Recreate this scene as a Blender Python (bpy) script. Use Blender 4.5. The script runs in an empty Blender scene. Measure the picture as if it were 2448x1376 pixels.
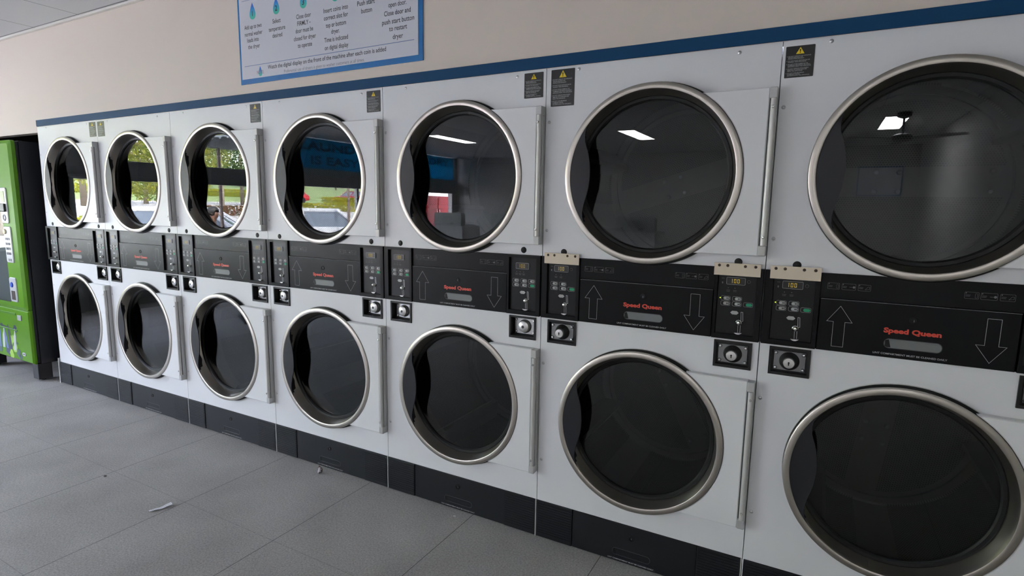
import bpy, bmesh, math, random
from mathutils import Vector, Matrix
PI = math.pi
S = bpy.context.scene
C = S.collection
random.seed(7)

# ------------------------------------------------------------------ camera
cam = bpy.data.objects.new('camera', bpy.data.cameras.new('camera'))
C.objects.link(cam)
cam.location = (4.9495, -1.9850, 1.3614)
cam.rotation_euler = (1.42944, -0.015666, 0.501657)
cam.data.sensor_width = 36.0
cam.data.lens = 1345.14 / 2448 * 36
cam.data.clip_start = 0.02
cam.data.clip_end = 300
S.camera = cam

# ------------------------------------------------------------------ world, sun, exposure
S.view_settings.view_transform = 'Standard'
S.view_settings.look = 'None'
S.view_settings.exposure = 0.0
S.view_settings.gamma = 1.0
S.view_settings.use_curve_mapping = False
S.cycles.max_bounces = 10
S.cycles.transparent_max_bounces = 24
S.cycles.sample_clamp_indirect = 12.0
S.cycles.use_denoising = True

W = bpy.data.worlds.new('sky'); S.world = W; W.use_nodes = True
nt = W.node_tree
sky = nt.nodes.new('ShaderNodeTexSky'); sky.sky_type = 'NISHITA'
sky.sun_disc = False; sky.sun_elevation = math.radians(52); sky.sun_rotation = math.radians(70)
sky.air_density = 1.2; sky.dust_density = 2.0
mixw = nt.nodes.new('ShaderNodeMixRGB'); mixw.inputs[0].default_value = 0.5
mixw.inputs[2].default_value = (7.2, 7.0, 8.6, 1)
nt.links.new(sky.outputs[0], mixw.inputs[1])
bg = nt.nodes['Background']; bg.inputs[1].default_value = 6.7
nt.links.new(mixw.outputs[0], bg.inputs[0])

sun = bpy.data.objects.new('sun', bpy.data.lights.new('sun', 'SUN'))
C.objects.link(sun); sun.data.energy = 85.0; sun.data.angle = 0.012; sun.data.color = (1.0, 0.94, 0.88)
sun.rotation_euler = (0, math.radians(40), math.radians(25))

portal = bpy.data.objects.new('window_portal', bpy.data.lights.new('window_portal', 'AREA'))
C.objects.link(portal)
portal.data.shape = 'RECTANGLE'; portal.data.size = 2.5; portal.data.size_y = 8.6
portal.location = (-3.02, -5.15, 1.27); portal.rotation_euler = (0, -PI/2, 0)
portal.data.cycles.is_portal = True

# ------------------------------------------------------------------ materials
def mat(name, col, rough=0.5, metal=0.0, **k):
    m = bpy.data.materials.new(name); m.use_nodes = True
    b = m.node_tree.nodes['Principled BSDF']
    b.inputs['Base Color'].default_value = (*col, 1)
    b.inputs['Roughness'].default_value = rough
    b.inputs['Metallic'].default_value = metal
    for kk, v in k.items():
        b.inputs[kk].default_value = v
    return m
def noise_bump(m, scale, strength, dist=0.001, detail=3, coords='Object'):
    t = m.node_tree; b = t.nodes['Principled BSDF']
    tc = t.nodes.new('ShaderNodeTexCoord'); n = t.nodes.new('ShaderNodeTexNoise')
    n.inputs['Scale'].default_value = scale; n.inputs['Detail'].default_value = detail
    bp = t.nodes.new('ShaderNodeBump'); bp.inputs['Strength'].default_value = strength
    bp.inputs['Distance'].default_value = dist
    t.links.new(tc.outputs[coords], n.inputs['Vector']); t.links.new(n.outputs[0], bp.inputs['Height'])
    t.links.new(bp.outputs[0], b.inputs['Normal'])
    return m
def noise_color(m, scale, c1, c2, lo=0.35, hi=0.65, detail=4, coords='Object', stretch=None):
    t = m.node_tree; b = t.nodes['Principled BSDF']
    tc = t.nodes.new('ShaderNodeTexCoord'); n = t.nodes.new('ShaderNodeTexNoise')
    n.inputs['Scale'].default_value = scale; n.inputs['Detail'].default_value = detail
    r = t.nodes.new('ShaderNodeValToRGB')
    r.color_ramp.elements[0].position = lo; r.color_ramp.elements[0].color = (*c1, 1)
    r.color_ramp.elements[1].position = hi; r.color_ramp.elements[1].color = (*c2, 1)
    if stretch:
        mp = t.nodes.new('ShaderNodeMapping'); mp.inputs['Scale'].default_value = stretch
        t.links.new(tc.outputs[coords], mp.inputs[0]); t.links.new(mp.outputs[0], n.inputs['Vector'])
    else:
        t.links.new(tc.outputs[coords], n.inputs['Vector'])
    t.links.new(n.outputs[0], r.inputs[0]); t.links.new(r.outputs[0], b.inputs['Base Color'])
    return m

WHITE = noise_bump(mat('white_enamel', (0.76, 0.765, 0.785), 0.34), 260, 0.25, 0.0006)
HINGEW = noise_bump(mat('white_door_plate', (0.77, 0.775, 0.79), 0.36), 260, 0.2, 0.0006)
GREYW = mat('grey_painted_metal', (0.50, 0.50, 0.49), 0.38, 0.25)
ROD = mat('satin_rod', (0.60, 0.59, 0.57), 0.30, 0.25)
def math_nodes(t):
    def M(op, a, b=None, c=None):
        n = t.nodes.new('ShaderNodeMath'); n.operation = op
        for i, v in enumerate((a, b, c)):
            if v is None: continue
            if isinstance(v, (int, float)): n.inputs[i].default_value = v
            else: t.links.new(v, n.inputs[i])
        return n.outputs[0]
    return M
def brushed(name, col, rough):
    m = mat(name, col, rough, 1.0)
    t = m.node_tree; b = t.nodes['Principled BSDF']; M = math_nodes(t)
    tc = t.nodes.new('ShaderNodeTexCoord'); sp = t.nodes.new('ShaderNodeSeparateXYZ'); t.links.new(tc.outputs['Object'], sp.inputs[0])
    x, y, z = sp.outputs
    rad = M('SQRT', M('ADD', M('MULTIPLY', x, x), M('MULTIPLY', z, z)))
    cb = t.nodes.new('ShaderNodeCombineXYZ'); t.links.new(M('MULTIPLY', M('ADD', rad, y), 2200.0), cb.inputs[0]); t.links.new(M('MULTIPLY', M('ARCTAN2', z, x), 3.0), cb.inputs[1])
    n = t.nodes.new('ShaderNodeTexNoise'); n.inputs['Scale'].default_value = 1.0; n.inputs['Detail'].default_value = 1
    r = t.nodes.new('ShaderNodeMapRange'); r.inputs[3].default_value = rough - 0.04; r.inputs[4].default_value = rough + 0.05
    t.links.new(cb.outputs[0], n.inputs['Vector']); t.links.new(n.outputs[0], r.inputs[0]); t.links.new(r.outputs[0], b.inputs['Roughness'])
    return m
STEEL = brushed('brushed_stainless', (0.49, 0.455, 0.41), 0.32)
CHROME = mat('chrome', (0.80, 0.79, 0.77), 0.12, 1.0)
LOCKC = mat('satin_lock_metal', (0.62, 0.61, 0.60), 0.30, 0.9)
PLATE = mat('zinc_plate', (0.55, 0.55, 0.56), 0.3, 0.9)
BLACK = mat('black_plastic', (0.010, 0.010, 0.011), 0.42, 0.0, **{'Specular IOR Level': 0.35})
BLACKG = mat('black_console', (0.0035, 0.0035, 0.0042), 0.33, 0.0, **{'Specular IOR Level': 0.17})
CONSOLE_IN = mat('black_overlay', (0.004, 0.004, 0.005), 0.30, 0.0, **{'Specular IOR Level': 0.3})
RUBBER = mat('black_rubber', (0.006, 0.006, 0.006), 0.5, 0.0, **{'Specular IOR Level': 0.3})
HANDLE = mat('dark_grey_handle', (0.018, 0.018, 0.022), 0.42, 0.0, **{'Specular IOR Level': 0.3})
BASEB = mat('black_base_plastic', (0.008, 0.009, 0.012), 0.42, 0.0, **{'Specular IOR Level': 0.4})
LINE = mat('pale_grey_print', (0.42, 0.42, 0.42), 0.5)
DIM = mat('dim_grey_print', (0.16, 0.16, 0.16), 0.5)
RED = mat('orange_red_print', (0.62, 0.055, 0.03), 0.45)
BTN = mat('grey_button', (0.40, 0.41, 0.40), 0.4)
GREEN_B = mat('green_button', (0.01, 0.30, 0.14), 0.4)
CREAM = mat('cream_strip', (0.70, 0.60, 0.47), 0.5)
HOLE = mat('dark_brown_hole', (0.05, 0.03, 0.02), 0.4, 0.4)
YELLOW = mat('yellow_print', (0.80, 0.58, 0.02), 0.4)
LABELB = mat('black_label', (0.015, 0.014, 0.014), 0.35)
LABELT = mat('label_text', (0.50, 0.50, 0.50), 0.5)
SLOTG = mat('grey_slot', (0.17, 0.18, 0.18), 0.35)
INK = mat('dark_ink', (0.035, 0.03, 0.045), 0.5)
INK2 = mat('grey_ink', (0.14, 0.13, 0.16), 0.5)
def emis(name, col, s, base=(0.02, 0.02, 0.02)):
    m = mat(name, base, 0.4)
    b = m.node_tree.nodes['Principled BSDF']
    b.inputs['Emission Color'].default_value = (*col, 1); b.inputs['Emission Strength'].default_value = s
    return m
AMBER = emis('amber_digit', (1.0, 0.70, 0.05), 0.55)
LED = emis('lit_led', (0.75, 1.0, 0.05), 1.2)
TUBE = emis('light_diffuser', (0.96, 0.96, 1.0), 76.0, (0.8, 0.8, 0.8))

def glass(name, tint=(1, 1, 1), f0=0.04, rough=0.0):
    m = bpy.data.materials.new(name); m.use_nodes = True
    t = m.node_tree; t.nodes.clear()
    out = t.nodes.new('ShaderNodeOutputMaterial'); mx = t.nodes.new('ShaderNodeMixShader')
    tr = t.nodes.new('ShaderNodeBsdfTransparent'); tr.inputs[0].default_value = (*tint, 1)
    gl = t.nodes.new('ShaderNodeBsdfGlossy'); gl.inputs['Roughness'].default_value = rough
    g = t.nodes.new('ShaderNodeNewGeometry'); d = t.nodes.new('ShaderNodeVectorMath'); d.operation = 'DOT_PRODUCT'
    t.links.new(g.outputs['Incoming'], d.inputs[0]); t.links.new(g.outputs['Normal'], d.inputs[1])
    def M(op, a, b=None):
        n = t.nodes.new('ShaderNodeMath'); n.operation = op
        for i, v in enumerate((a, b)):
            if v is None: continue
            if isinstance(v, (int, float)): n.inputs[i].default_value = v
            else: t.links.new(v, n.inputs[i])
        return n.outputs[0]
    c = M('ABSOLUTE', d.outputs['Value']); om = M('SUBTRACT', 1.0, c); p = M('POWER', om, 5.0)
    f = M('ADD', M('MULTIPLY', p, 1 - f0), f0)
    t.links.new(f, mx.inputs[0]); t.links.new(tr.outputs[0], mx.inputs[1]); t.links.new(gl.outputs[0], mx.inputs[2])
    t.links.new(mx.outputs[0], out.inputs[0])
    return m
DOORGLASS = glass('smoked_door_glass', (0.50, 0.52, 0.515), 0.045)
WINGLASS = glass('window_glass', (0.96, 0.98, 0.97), 0.04)
VENDGLASS = glass('vending_glass', (0.8, 0.83, 0.83), 0.06)

def perforated(name, polar=False):
    """galvanised drum sheet with a hexagonal pattern of punched holes"""
    m = mat(name, (0.26, 0.25, 0.235), 0.36, 0.75)
    t = m.node_tree; b = t.nodes['Principled BSDF']; M = math_nodes(t)
    tc = t.nodes.new('ShaderNodeTexCoord'); sp = t.nodes.new('ShaderNodeSeparateXYZ')
    t.links.new(tc.outputs['Object'], sp.inputs[0])
    x, y, z = sp.outputs
    a = 0.0090; h = a * math.sqrt(3)
    if polar:
        u = M('MULTIPLY', M('ARCTAN2', z, x), 0.36); v = y
    else:
        u, v = x, z
    def d(o):
        du = M('SUBTRACT', M('FLOORED_MODULO', M('ADD', u, 5 + o * a), a), a / 2)
        dv = M('SUBTRACT', M('FLOORED_MODULO', M('ADD', v, 5 + o * h), h), h / 2)
        return M('SQRT', M('ADD', M('MULTIPLY', du, du), M('MULTIPLY', dv, dv)))
    dist = M('MINIMUM', d(0.0), d(0.5))
    hole = M('LESS_THAN', dist, 0.0033)
    if polar:
        band = M('GREATER_THAN', M('ABSOLUTE', M('SUBTRACT', M('FLOORED_MODULO', M('ADD', u, 9.0), 0.754), 0.377)), 0.06)
        reg = M('MULTIPLY', band, M('GREATER_THAN', v, 0.20))
    else:
        r2 = M('ADD', M('MULTIPLY', x, x), M('MULTIPLY', z, z))
        reg = M('MULTIPLY', M('LESS_THAN', r2, 0.30 ** 2), M('GREATER_THAN', M('ABSOLUTE', z), 0.056))
    hole = M('MULTIPLY', hole, reg)
    mx = t.nodes.new('ShaderNodeMixRGB'); mx.inputs[1].default_value = (0.26, 0.25, 0.235, 1); mx.inputs[2].default_value = (0.012, 0.012, 0.012, 1)
    t.links.new(hole, mx.inputs[0]); t.links.new(mx.outputs[0], b.inputs['Base Color'])
    t.links.new(M('MULTIPLY', M('SUBTRACT', 1.0, hole), 0.75), b.inputs['Metallic'])
    return m
PERF = perforated('perforated_back_sheet'); PERFC = perforated('perforated_drum_wall', True)

def floor_mat():
    m = mat('grey_stone_tile', (0.2, 0.2, 0.2), 0.5, 0.0, **{'Specular IOR Level': 0.4})
    t = m.node_tree; b = t.nodes['Principled BSDF']; M = math_nodes(t)
    tc = t.nodes.new('ShaderNodeTexCoord'); sp = t.nodes.new('ShaderNodeSeparateXYZ')
    t.links.new(tc.outputs['Object'], sp.inputs[0]); x, y, z = sp.outputs
    def grout(c, off):
        f = M('FLOORED_MODULO', M('ADD', c, off), 0.6)
        e = M('MINIMUM', f, M('SUBTRACT', 0.6, f))
        return M('LESS_THAN', e, 0.0015)
    g = M('MAXIMUM', grout(x, 60 - 0.08 + 0.6 - 0.005), M('MULTIPLY', grout(y, 60 + 0.575), 0.35))
    n1 = t.nodes.new('ShaderNodeTexNoise'); n1.inputs['Scale'].default_value = 140; n1.inputs['Detail'].default_value = 5; n1.inputs['Roughness'].default_value = 0.7
    n2 = t.nodes.new('ShaderNodeTexNoise'); n2.inputs['Scale'].default_value = 3.0; n2.inputs['Detail'].default_value = 5
    v = t.nodes.new('ShaderNodeTexVoronoi'); v.inputs['Scale'].default_value = 170
    for n in (n1, n2, v): t.links.new(tc.outputs['Object'], n.inputs['Vector'])
    r = t.nodes.new('ShaderNodeValToRGB')
    r.color_ramp.elements[0].position = 0.30; r.color_ramp.elements[0].color = (0.27, 0.26, 0.25, 1)
    r.color_ramp.elements[1].position = 0.72; r.color_ramp.elements[1].color = (0.56, 0.55, 0.53, 1)
    t.links.new(n1.outputs[0], r.inputs[0])
    fl = M('LESS_THAN', v.outputs['Distance'], 0.16)
    sel = M('MULTIPLY', fl, M('GREATER_THAN', v.outputs['Color'], 0.62))
    v2 = t.nodes.new('ShaderNodeTexVoronoi'); v2.inputs['Scale'].default_value = 210; t.links.new(tc.outputs['Object'], v2.inputs['Vector'])
    dk = M('MULTIPLY', M('LESS_THAN', v2.outputs['Distance'], 0.26), M('GREATER_THAN', v2.outputs['Color'], 0.55))
    md = t.nodes.new('ShaderNodeMixRGB'); md.inputs[2].default_value = (0.15, 0.145, 0.135, 1)
    t.links.new(M('MULTIPLY', dk, 0.55), md.inputs[0]); t.links.new(r.outputs[0], md.inputs[1])
    mf = t.nodes.new('ShaderNodeMixRGB'); mf.inputs[2].default_value = (0.80, 0.78, 0.75, 1)
    t.links.new(M('MULTIPLY', sel, 0.6), mf.inputs[0]); t.links.new(md.outputs[0], mf.inputs[1])
    mm = t.nodes.new('ShaderNodeMixRGB'); mm.blend_type = 'MULTIPLY'; mm.inputs[0].default_value = 1
    r2 = t.nodes.new('ShaderNodeValToRGB')
    r2.color_ramp.elements[0].position = 0.3; r2.color_ramp.elements[0].color = (0.84, 0.83, 0.82, 1)
    r2.color_ramp.elements[1].position = 0.7; r2.color_ramp.elements[1].color = (1.06, 1.06, 1.05, 1)
    t.links.new(n2.outputs[0], r2.inputs[0]); t.links.new(mf.outputs[0], mm.inputs[1]); t.links.new(r2.outputs[0], mm.inputs[2])
    mg = t.nodes.new('ShaderNodeMixRGB'); mg.inputs[2].default_value = (0.095, 0.09, 0.085, 1)
    t.links.new(g, mg.inputs[0]); t.links.new(mm.outputs[0], mg.inputs[1]); t.links.new(mg.outputs[0], b.inputs['Base Color'])
    bp = t.nodes.new('ShaderNodeBump'); bp.inputs['Strength'].default_value = 0.35; bp.inputs['Distance'].default_value = 0.001
    hh = M('SUBTRACT', n1.outputs[0], M('MULTIPLY', g, 1.5))
    t.links.new(hh, bp.inputs['Height']); t.links.new(bp.outputs[0], b.inputs['Normal'])
    return m
FLOOR = floor_mat()
def ceil_mat():
    m = mat('ceiling_tile', (0.66, 0.67, 0.67), 0.8)
    t = m.node_tree; b = t.nodes['Principled BSDF']; M = math_nodes(t)
    tc = t.nodes.new('ShaderNodeTexCoord'); sp = t.nodes.new('ShaderNodeSeparateXYZ')
    t.links.new(tc.outputs['Object'], sp.inputs[0]); x, y, z = sp.outputs
    def ln(c, off, p, w):
        f = M('FLOORED_MODULO', M('ADD', c, off), p)
        return M('LESS_THAN', M('MINIMUM', f, M('SUBTRACT', p, f)), w)
    g = M('MAXIMUM', ln(x, 60 - 1.09 + 0.6, 0.585, 0.0035), ln(y, 60.027, 1.2, 0.0035))
    mg = t.nodes.new('ShaderNodeMixRGB'); mg.inputs[1].default_value = (0.66, 0.67, 0.67, 1); mg.inputs[2].default_value = (0.22, 0.22, 0.22, 1)
    t.links.new(g, mg.inputs[0]); t.links.new(mg.outputs[0], b.inputs['Base Color'])
    return m
CEIL = ceil_mat()
WALLM = noise_bump(mat('warm_white_wall', (0.70, 0.615, 0.545), 0.62), 90, 0.15, 0.001)
WALLG = noise_bump(mat('pale_block_wall', (0.55, 0.54, 0.52), 0.7), 40, 0.2, 0.002)
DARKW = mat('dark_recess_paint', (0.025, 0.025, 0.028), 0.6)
DARKF = mat('charcoal_frame', (0.05, 0.055, 0.06), 0.4)
BLUEB = mat('blue_band', (0.008, 0.055, 0.135), 0.5, 0.0, **{'Specular IOR Level': 0.12})
BLUES = mat('blue_sign_border', (0.02, 0.16, 0.42), 0.25)
SIGNW = mat('white_sign_face', (0.66, 0.67, 0.73), 0.22)
TRIMW = mat('white_trim', (0.75, 0.72, 0.68), 0.5)

# ------------------------------------------------------------------ mesh helpers
def sharpen(me):
    fl = [p.use_smooth for p in me.polygons]
    if any(fl):
        me.set_sharp_from_angle(angle=math.radians(32)); me.polygons.foreach_set('use_smooth', fl); me.update()
class MB:
    def __init__(s): s.v = []; s.f = []; s.mi = []; s.m = 0; s.sm = []
    def add(s, vs, fs, smooth=False):
        o = len(s.v); s.v += [tuple(p) for p in vs]
        for f in fs: s.f.append([i + o for i in f]); s.mi.append(s.m); s.sm.append(smooth)
        return s
    def box(s, x0, x1, y0, y1, z0, z1, bev=0.0):
        if bev <= 0:
            vs = [(x, y, z) for x in (x0, x1) for y in (y0, y1) for z in (z0, z1)]
            return s.add(vs, [(0, 1, 3, 2), (4, 6, 7, 5), (0, 4, 5, 1), (2, 3, 7, 6), (0, 2, 6, 4), (1, 5, 7, 3)])
        bm = bmesh.new(); bmesh.ops.create_cube(bm, size=1)
        for v in bm.verts:
            v.co = Vector((x0 + (v.co.x + .5) * (x1 - x0), y0 + (v.co.y + .5) * (y1 - y0), z0 + (v.co.z + .5) * (z1 - z0)))
        bmesh.ops.bevel(bm, geom=list(bm.edges), offset=bev, segments=2, affect='EDGES', profile=0.5)
        bm.verts.index_update()
        s.add([v.co[:] for v in bm.verts], [[v.index for v in f.verts] for f in bm.faces]); bm.free(); return s
    def prism(s, pts, y0, y1, bev=0.0):
        """outline in x,z (counter-clockwise seen from the front), extruded from y0 (front) to y1 (back)"""
        n = len(pts)
        a = 0
        for i in range(n):
            x1, z1 = pts[i]; x2, z2 = pts[(i + 1) % n]; a += x1 * z2 - x2 * z1
        if a < 0: pts = pts[::-1]
        if bev > 0:
            cx = sum(p[0] for p in pts) / n; cz = sum(p[1] for p in pts) / n
            ins = []
            for i in range(n):
                p0 = Vector(pts[i - 1]); p1 = Vector(pts[i]); p2 = Vector(pts[(i + 1) % n])
                d1 = (p1 - p0).normalized(); d2 = (p2 - p1).normalized()
                n1 = Vector((-d1.y, d1.x)); n2 = Vector((-d2.y, d2.x)); k = n1 + n2
                k = k.normalized() / max(0.35, k.normalized().dot(n1)) if k.length > 1e-6 else n1
                ins.append(tuple(p1 + k * bev))
            vs = [(x, y0, z) for x, z in ins] + [(x, y0 + bev, z) for x, z in pts] + [(x, y1, z) for x, z in pts]
            fs = [list(range(n)), [2 * n + i for i in range(n)][::-1]]
            for i in range(n):
                j = (i + 1) % n
                fs += [(i, n + i, n + j, j), (n + i, 2 * n + i, 2 * n + j, n + j)]
            return s.add(vs, fs)
        vs = [(x, y0, z) for x, z in pts] + [(x, y1, z) for x, z in pts]
        fs = [list(range(n)), [n + i for i in range(n)][::-1]]
        for i in range(n):
            j = (i + 1) % n; fs.append((i, n + i, n + j, j))
        return s.add(vs, fs)
    def lathe(s, prof, cx=0, cz=0, n=64, a0=0, a1=2 * PI, smooth=True, closed=False):
        """revolve (r, y) points about a y-parallel axis"""
        full = abs(a1 - a0 - 2 * PI) < 1e-6; m = n if full else n + 1; k = len(prof)
        vs = []
        for i in range(m):
            a = a0 + (a1 - a0) * i / n
            for r, y in prof: vs.append((cx + r * math.cos(a), y, cz + r * math.sin(a)))
        fs = []
        for i in range(n):
            j = (i + 1) % m
            for q in range(k - (0 if closed else 1)):
                w = (q + 1) % k
                fs.append((i * k + q, i * k + w, j * k + w, j * k + q))
        return s.add(vs, fs, smooth)
    def disc(s, cx, cz, r, y, n=32):
        return s.add([(cx + r * math.cos(2 * PI * i / n), y, cz + r * math.sin(2 * PI * i / n)) for i in range(n)], [list(range(n))])
    def vlathe(s, prof, cx, cy, n=24, smooth=True):
        """revolve (r, z) points about a vertical axis"""
        k = len(prof); vs = []
        for i in range(n):
            a = 2 * PI * i / n
            for r, z in prof: vs.append((cx + r * math.cos(a), cy + r * math.sin(a), z))
        fs = []
        for i in range(n):
            j = (i + 1) % n
            for q in range(k - 1): fs.append((i * k + q, j * k + q, j * k + q + 1, i * k + q + 1))
        return s.add(vs, fs, smooth)
    def tube(s, p0, p1, r, n=12, r1=None, smooth=True):
        p0, p1 = Vector(p0), Vector(p1); r1 = r if r1 is None else r1
        d = (p1 - p0).normalized(); a = d.orthogonal().normalized(); b = d.cross(a)
        vs = []
        for p, rr in ((p0, r), (p1, r1)):
            for i in range(n):
                t = 2 * PI * i / n; vs.append(p + a * math.cos(t) * rr + b * math.sin(t) * rr)
        fs = [(i, (i + 1) % n, n + (i + 1) % n, n + i) for i in range(n)]
        s.add(vs, fs, smooth); s.add(vs[:n], [list(range(n))[::-1]]); s.add(vs[n:], [list(range(n))]); return s
    def outline(s, pts, w, y, closed=True):
        """thin printed line along x,z points"""
        n = len(pts)
        for i in range(n if closed else n - 1):
            a = Vector(pts[i]); b = Vector(pts[(i + 1) % n]); d = (b - a).normalized() * w / 2; k = Vector((-d.y, d.x))
            q = [a - d + k, a - d - k, b + d - k, b + d + k]
            s.add([(p.x, y, p.y) for p in q], [(0, 1, 2, 3)])
        return s
    def rect(s, x0, x1, z0, z1, y):
        return s.add([(x0, y, z0), (x1, y, z0), (x1, y, z1), (x0, y, z1)], [(0, 1, 2, 3)])
    def mesh(s, name, mats):
        me = bpy.data.meshes.new(name); me.from_pydata(s.v, [], s.f)
        for m in (mats if isinstance(mats, (list, tuple)) else [mats]): me.materials.append(m)
        me.polygons.foreach_set('material_index', s.mi); me.polygons.foreach_set('use_smooth', s.sm)
        me.update(); sharpen(me); return me
def obj(name, mb, mats, parent=None, loc=None, rot=None, fix=True, **props):
    me = mb.mesh(name, mats) if isinstance(mb, MB) else mb
    if fix and isinstance(mb, MB):
        bm = bmesh.new(); bm.from_mesh(me); bmesh.ops.remove_doubles(bm, verts=bm.verts, dist=1e-6)
        bmesh.ops.recalc_face_normals(bm, faces=bm.faces); bm.to_mesh(me); bm.free(); sharpen(me)
    o = bpy.data.objects.new(name, me); C.objects.link(o)
    if parent is not None: o.parent = parent
    if loc: o.location = loc
    if rot: o.rotation_euler = rot
    for k, v in props.items(): o[k] = v
    return o
def thing(name, label, cat, loc=(0, 0, 0), rz=0, group=None):
    o = bpy.data.objects.new(name, None); C.objects.link(o); o.location = loc; o.rotation_euler = (0, 0, rz)
    o.empty_display_size = 0.05
    o['label'] = label; o['category'] = cat
    if group: o['group'] = group
    return o
def struct(name, mb, mats): return obj(name, mb, mats, kind='structure')
def dup(o, parent=None):
    c = o.copy(); C.objects.link(c)
    if parent is not None: c.parent = parent
    for ch in list(o.children): dup(ch, c)
    return c
_tc = {}
def text_mesh(s, size, bold=0.0, spacing=1.0, shear=0.0, align='CENTER'):
    k = (s, size, bold, spacing, shear, align)
    if k in _tc: return _tc[k]
    cu = bpy.data.curves.new('t', 'FONT'); cu.body = s; cu.size = size; cu.align_x = align; cu.align_y = 'CENTER'
    cu.offset = bold; cu.space_character = spacing; cu.shear = shear; cu.resolution_u = 3
    o = bpy.data.objects.new('t', cu); C.objects.link(o)
    dg = bpy.context.evaluated_depsgraph_get(); dg.update()
    me = bpy.data.meshes.new_from_object(o.evaluated_get(dg))
    vs = [v.co.copy() for v in me.vertices]; fs = [list(p.vertices) for p in me.polygons]
    bpy.data.objects.remove(o); bpy.data.curves.remove(cu); bpy.data.meshes.remove(me)
    _tc[k] = (vs, fs); return _tc[k]
def put_text(mb, s, x, z, y, size, bold=0.0, width=None, align='CENTER', sx=1.0, flip=False, shear=0.0):
    vs, fs = text_mesh(s, size, bold, 1.0, shear, align)
    if width:
        xs = [v.x for v in vs]; sx = width / (max(xs) - min(xs))
    f = -1 if flip else 1
    mb.add([(x + f * v.x * sx, y, z + v.y) for v in vs], fs if not flip else [q[::-1] for q in fs])

# ------------------------------------------------------------------ room shell
XL, XR, YB, ZC = -3.0, 6.3, -9.6, 2.52
struct('floor', MB().box(XL - 0.15, XR + 0.1, YB - 0.1, 1.2, -0.1, 0.0), FLOOR)
struct('ceiling', MB().box(XL - 0.15, XR + 0.1, YB - 0.1, 1.2, ZC, ZC + 0.1), CEIL)
w = MB(); w.box(0.0, XR, 0.0, 0.06, 1.878, ZC); w.box(-1.35, 0.0, 0.0, 0.06, 1.838, ZC); w.box(XL, -1.35, 0.0, 0.06, 0, ZC)
w.box(5.605, XR, 0.0, 0.06, 0, 1.878)
struct('wall_back', w, WALLM)
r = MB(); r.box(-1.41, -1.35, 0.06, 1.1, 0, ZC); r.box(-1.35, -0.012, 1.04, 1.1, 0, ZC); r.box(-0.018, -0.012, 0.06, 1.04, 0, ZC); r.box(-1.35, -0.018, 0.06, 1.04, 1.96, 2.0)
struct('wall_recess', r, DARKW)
struct('wall_right', MB().box(XR, XR + 0.1, YB, 1.1, 0, ZC), WALLG)
struct('wall_front', MB().box(XL - 0.1, XR, YB - 0.1, YB, 0, ZC), WALLG)
struct('wall_left', MB().box(XL - 0.12, XL, -0.85, 1.1, 0, ZC).box(XL - 0.12, XL, YB, YB + 0.18, 0, ZC), WALLG)
struct('trim_1', MB().box(XL, XR, -0.022, 0.0, ZC - 0.014, ZC, 0.003), TRIMW)
struct('trim_2', MB().box(0.012, XR, -0.009, 0.0, 1.879, 1.921, 0.0015), BLUEB)
struct('baseboard_right', MB().box(5.605, XR, -0.012, 0.0, 0.0, 0.09), DARKF)
# glazed front on the left: column, beam, mullions, panes
struct('trim_3', MB().box(XL - 0.10, XL + 0.06, -1.44, -1.30, 0.0, 1.88).box(XL - 0.10, XL + 0.06, -1.75, -1.30, 1.88, ZC), mat('column_grey', (0.24, 0.26, 0.26), 0.5))
b = MB(); b.box(XL - 0.08, XL + 0.05, -4.55, -0.85, 1.68, 1.88, 0.004); b.box(XL - 0.04, XL + 0.03, -4.55, -0.85, 1.63, 1.68, 0.003)
b.box(XL - 0.10, XL + 0.10, YB + 0.18, -4.55, 1.68, 1.99, 0.004)
struct('trim_4', b, mat('shutter_box_grey', (0.26, 0.27, 0.28), 0.5))
fr = MB()
for y in (-0.87, -1.27, -4.58, -6.2, -7.8, -9.40): fr.box(XL - 0.04, XL + 0.03, y - 0.025, y + 0.025, 0.80, 1.68)
for y in (-0.87, -1.27, -4.58): fr.box(XL - 0.04, XL + 0.03, y - 0.02, y + 0.02, 1.88, ZC)
fr.box(XL - 0.04, XL + 0.03, YB + 0.18, -0.85, 0.80, 0.84); fr.box(XL - 0.04, XL + 0.03, -4.55, -0.85, ZC - 0.05, ZC)
struct('wall_sill', MB().box(XL - 0.09, XL - 0.01, YB + 0.18, -0.85, 0.0, 0.80), mat('sill_wall_grey', (0.20, 0.21, 0.21), 0.6))
struct('trim_5', fr, mat('pale_aluminium', (0.55, 0.55, 0.54), 0.4, 0.5))
panes = [(-1.28, -0.88), (-4.55, -1.45), (-6.18, -4.6), (-7.78, -6.22), (-9.38, -7.82)]
for i, (a, c) in enumerate(panes):
    struct('window_%d' % (i + 1), MB().box(XL - 0.004, XL + 0.002, a, c, 0.84, 1.66), WINGLASS)
struct('window_6', MB().box(XL - 0.004, XL + 0.002, -1.26, -0.88, 1.88, ZC - 0.05), WINGLASS)
struct('window_8', MB().box(XL - 0.004, XL + 0.002, -9.38, -4.6, 1.99, ZC), WINGLASS)
struct('window_7', MB().box(XL - 0.004, XL + 0.002, -4.55, -1.76, 1.88, ZC - 0.05), WINGLASS)
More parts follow.
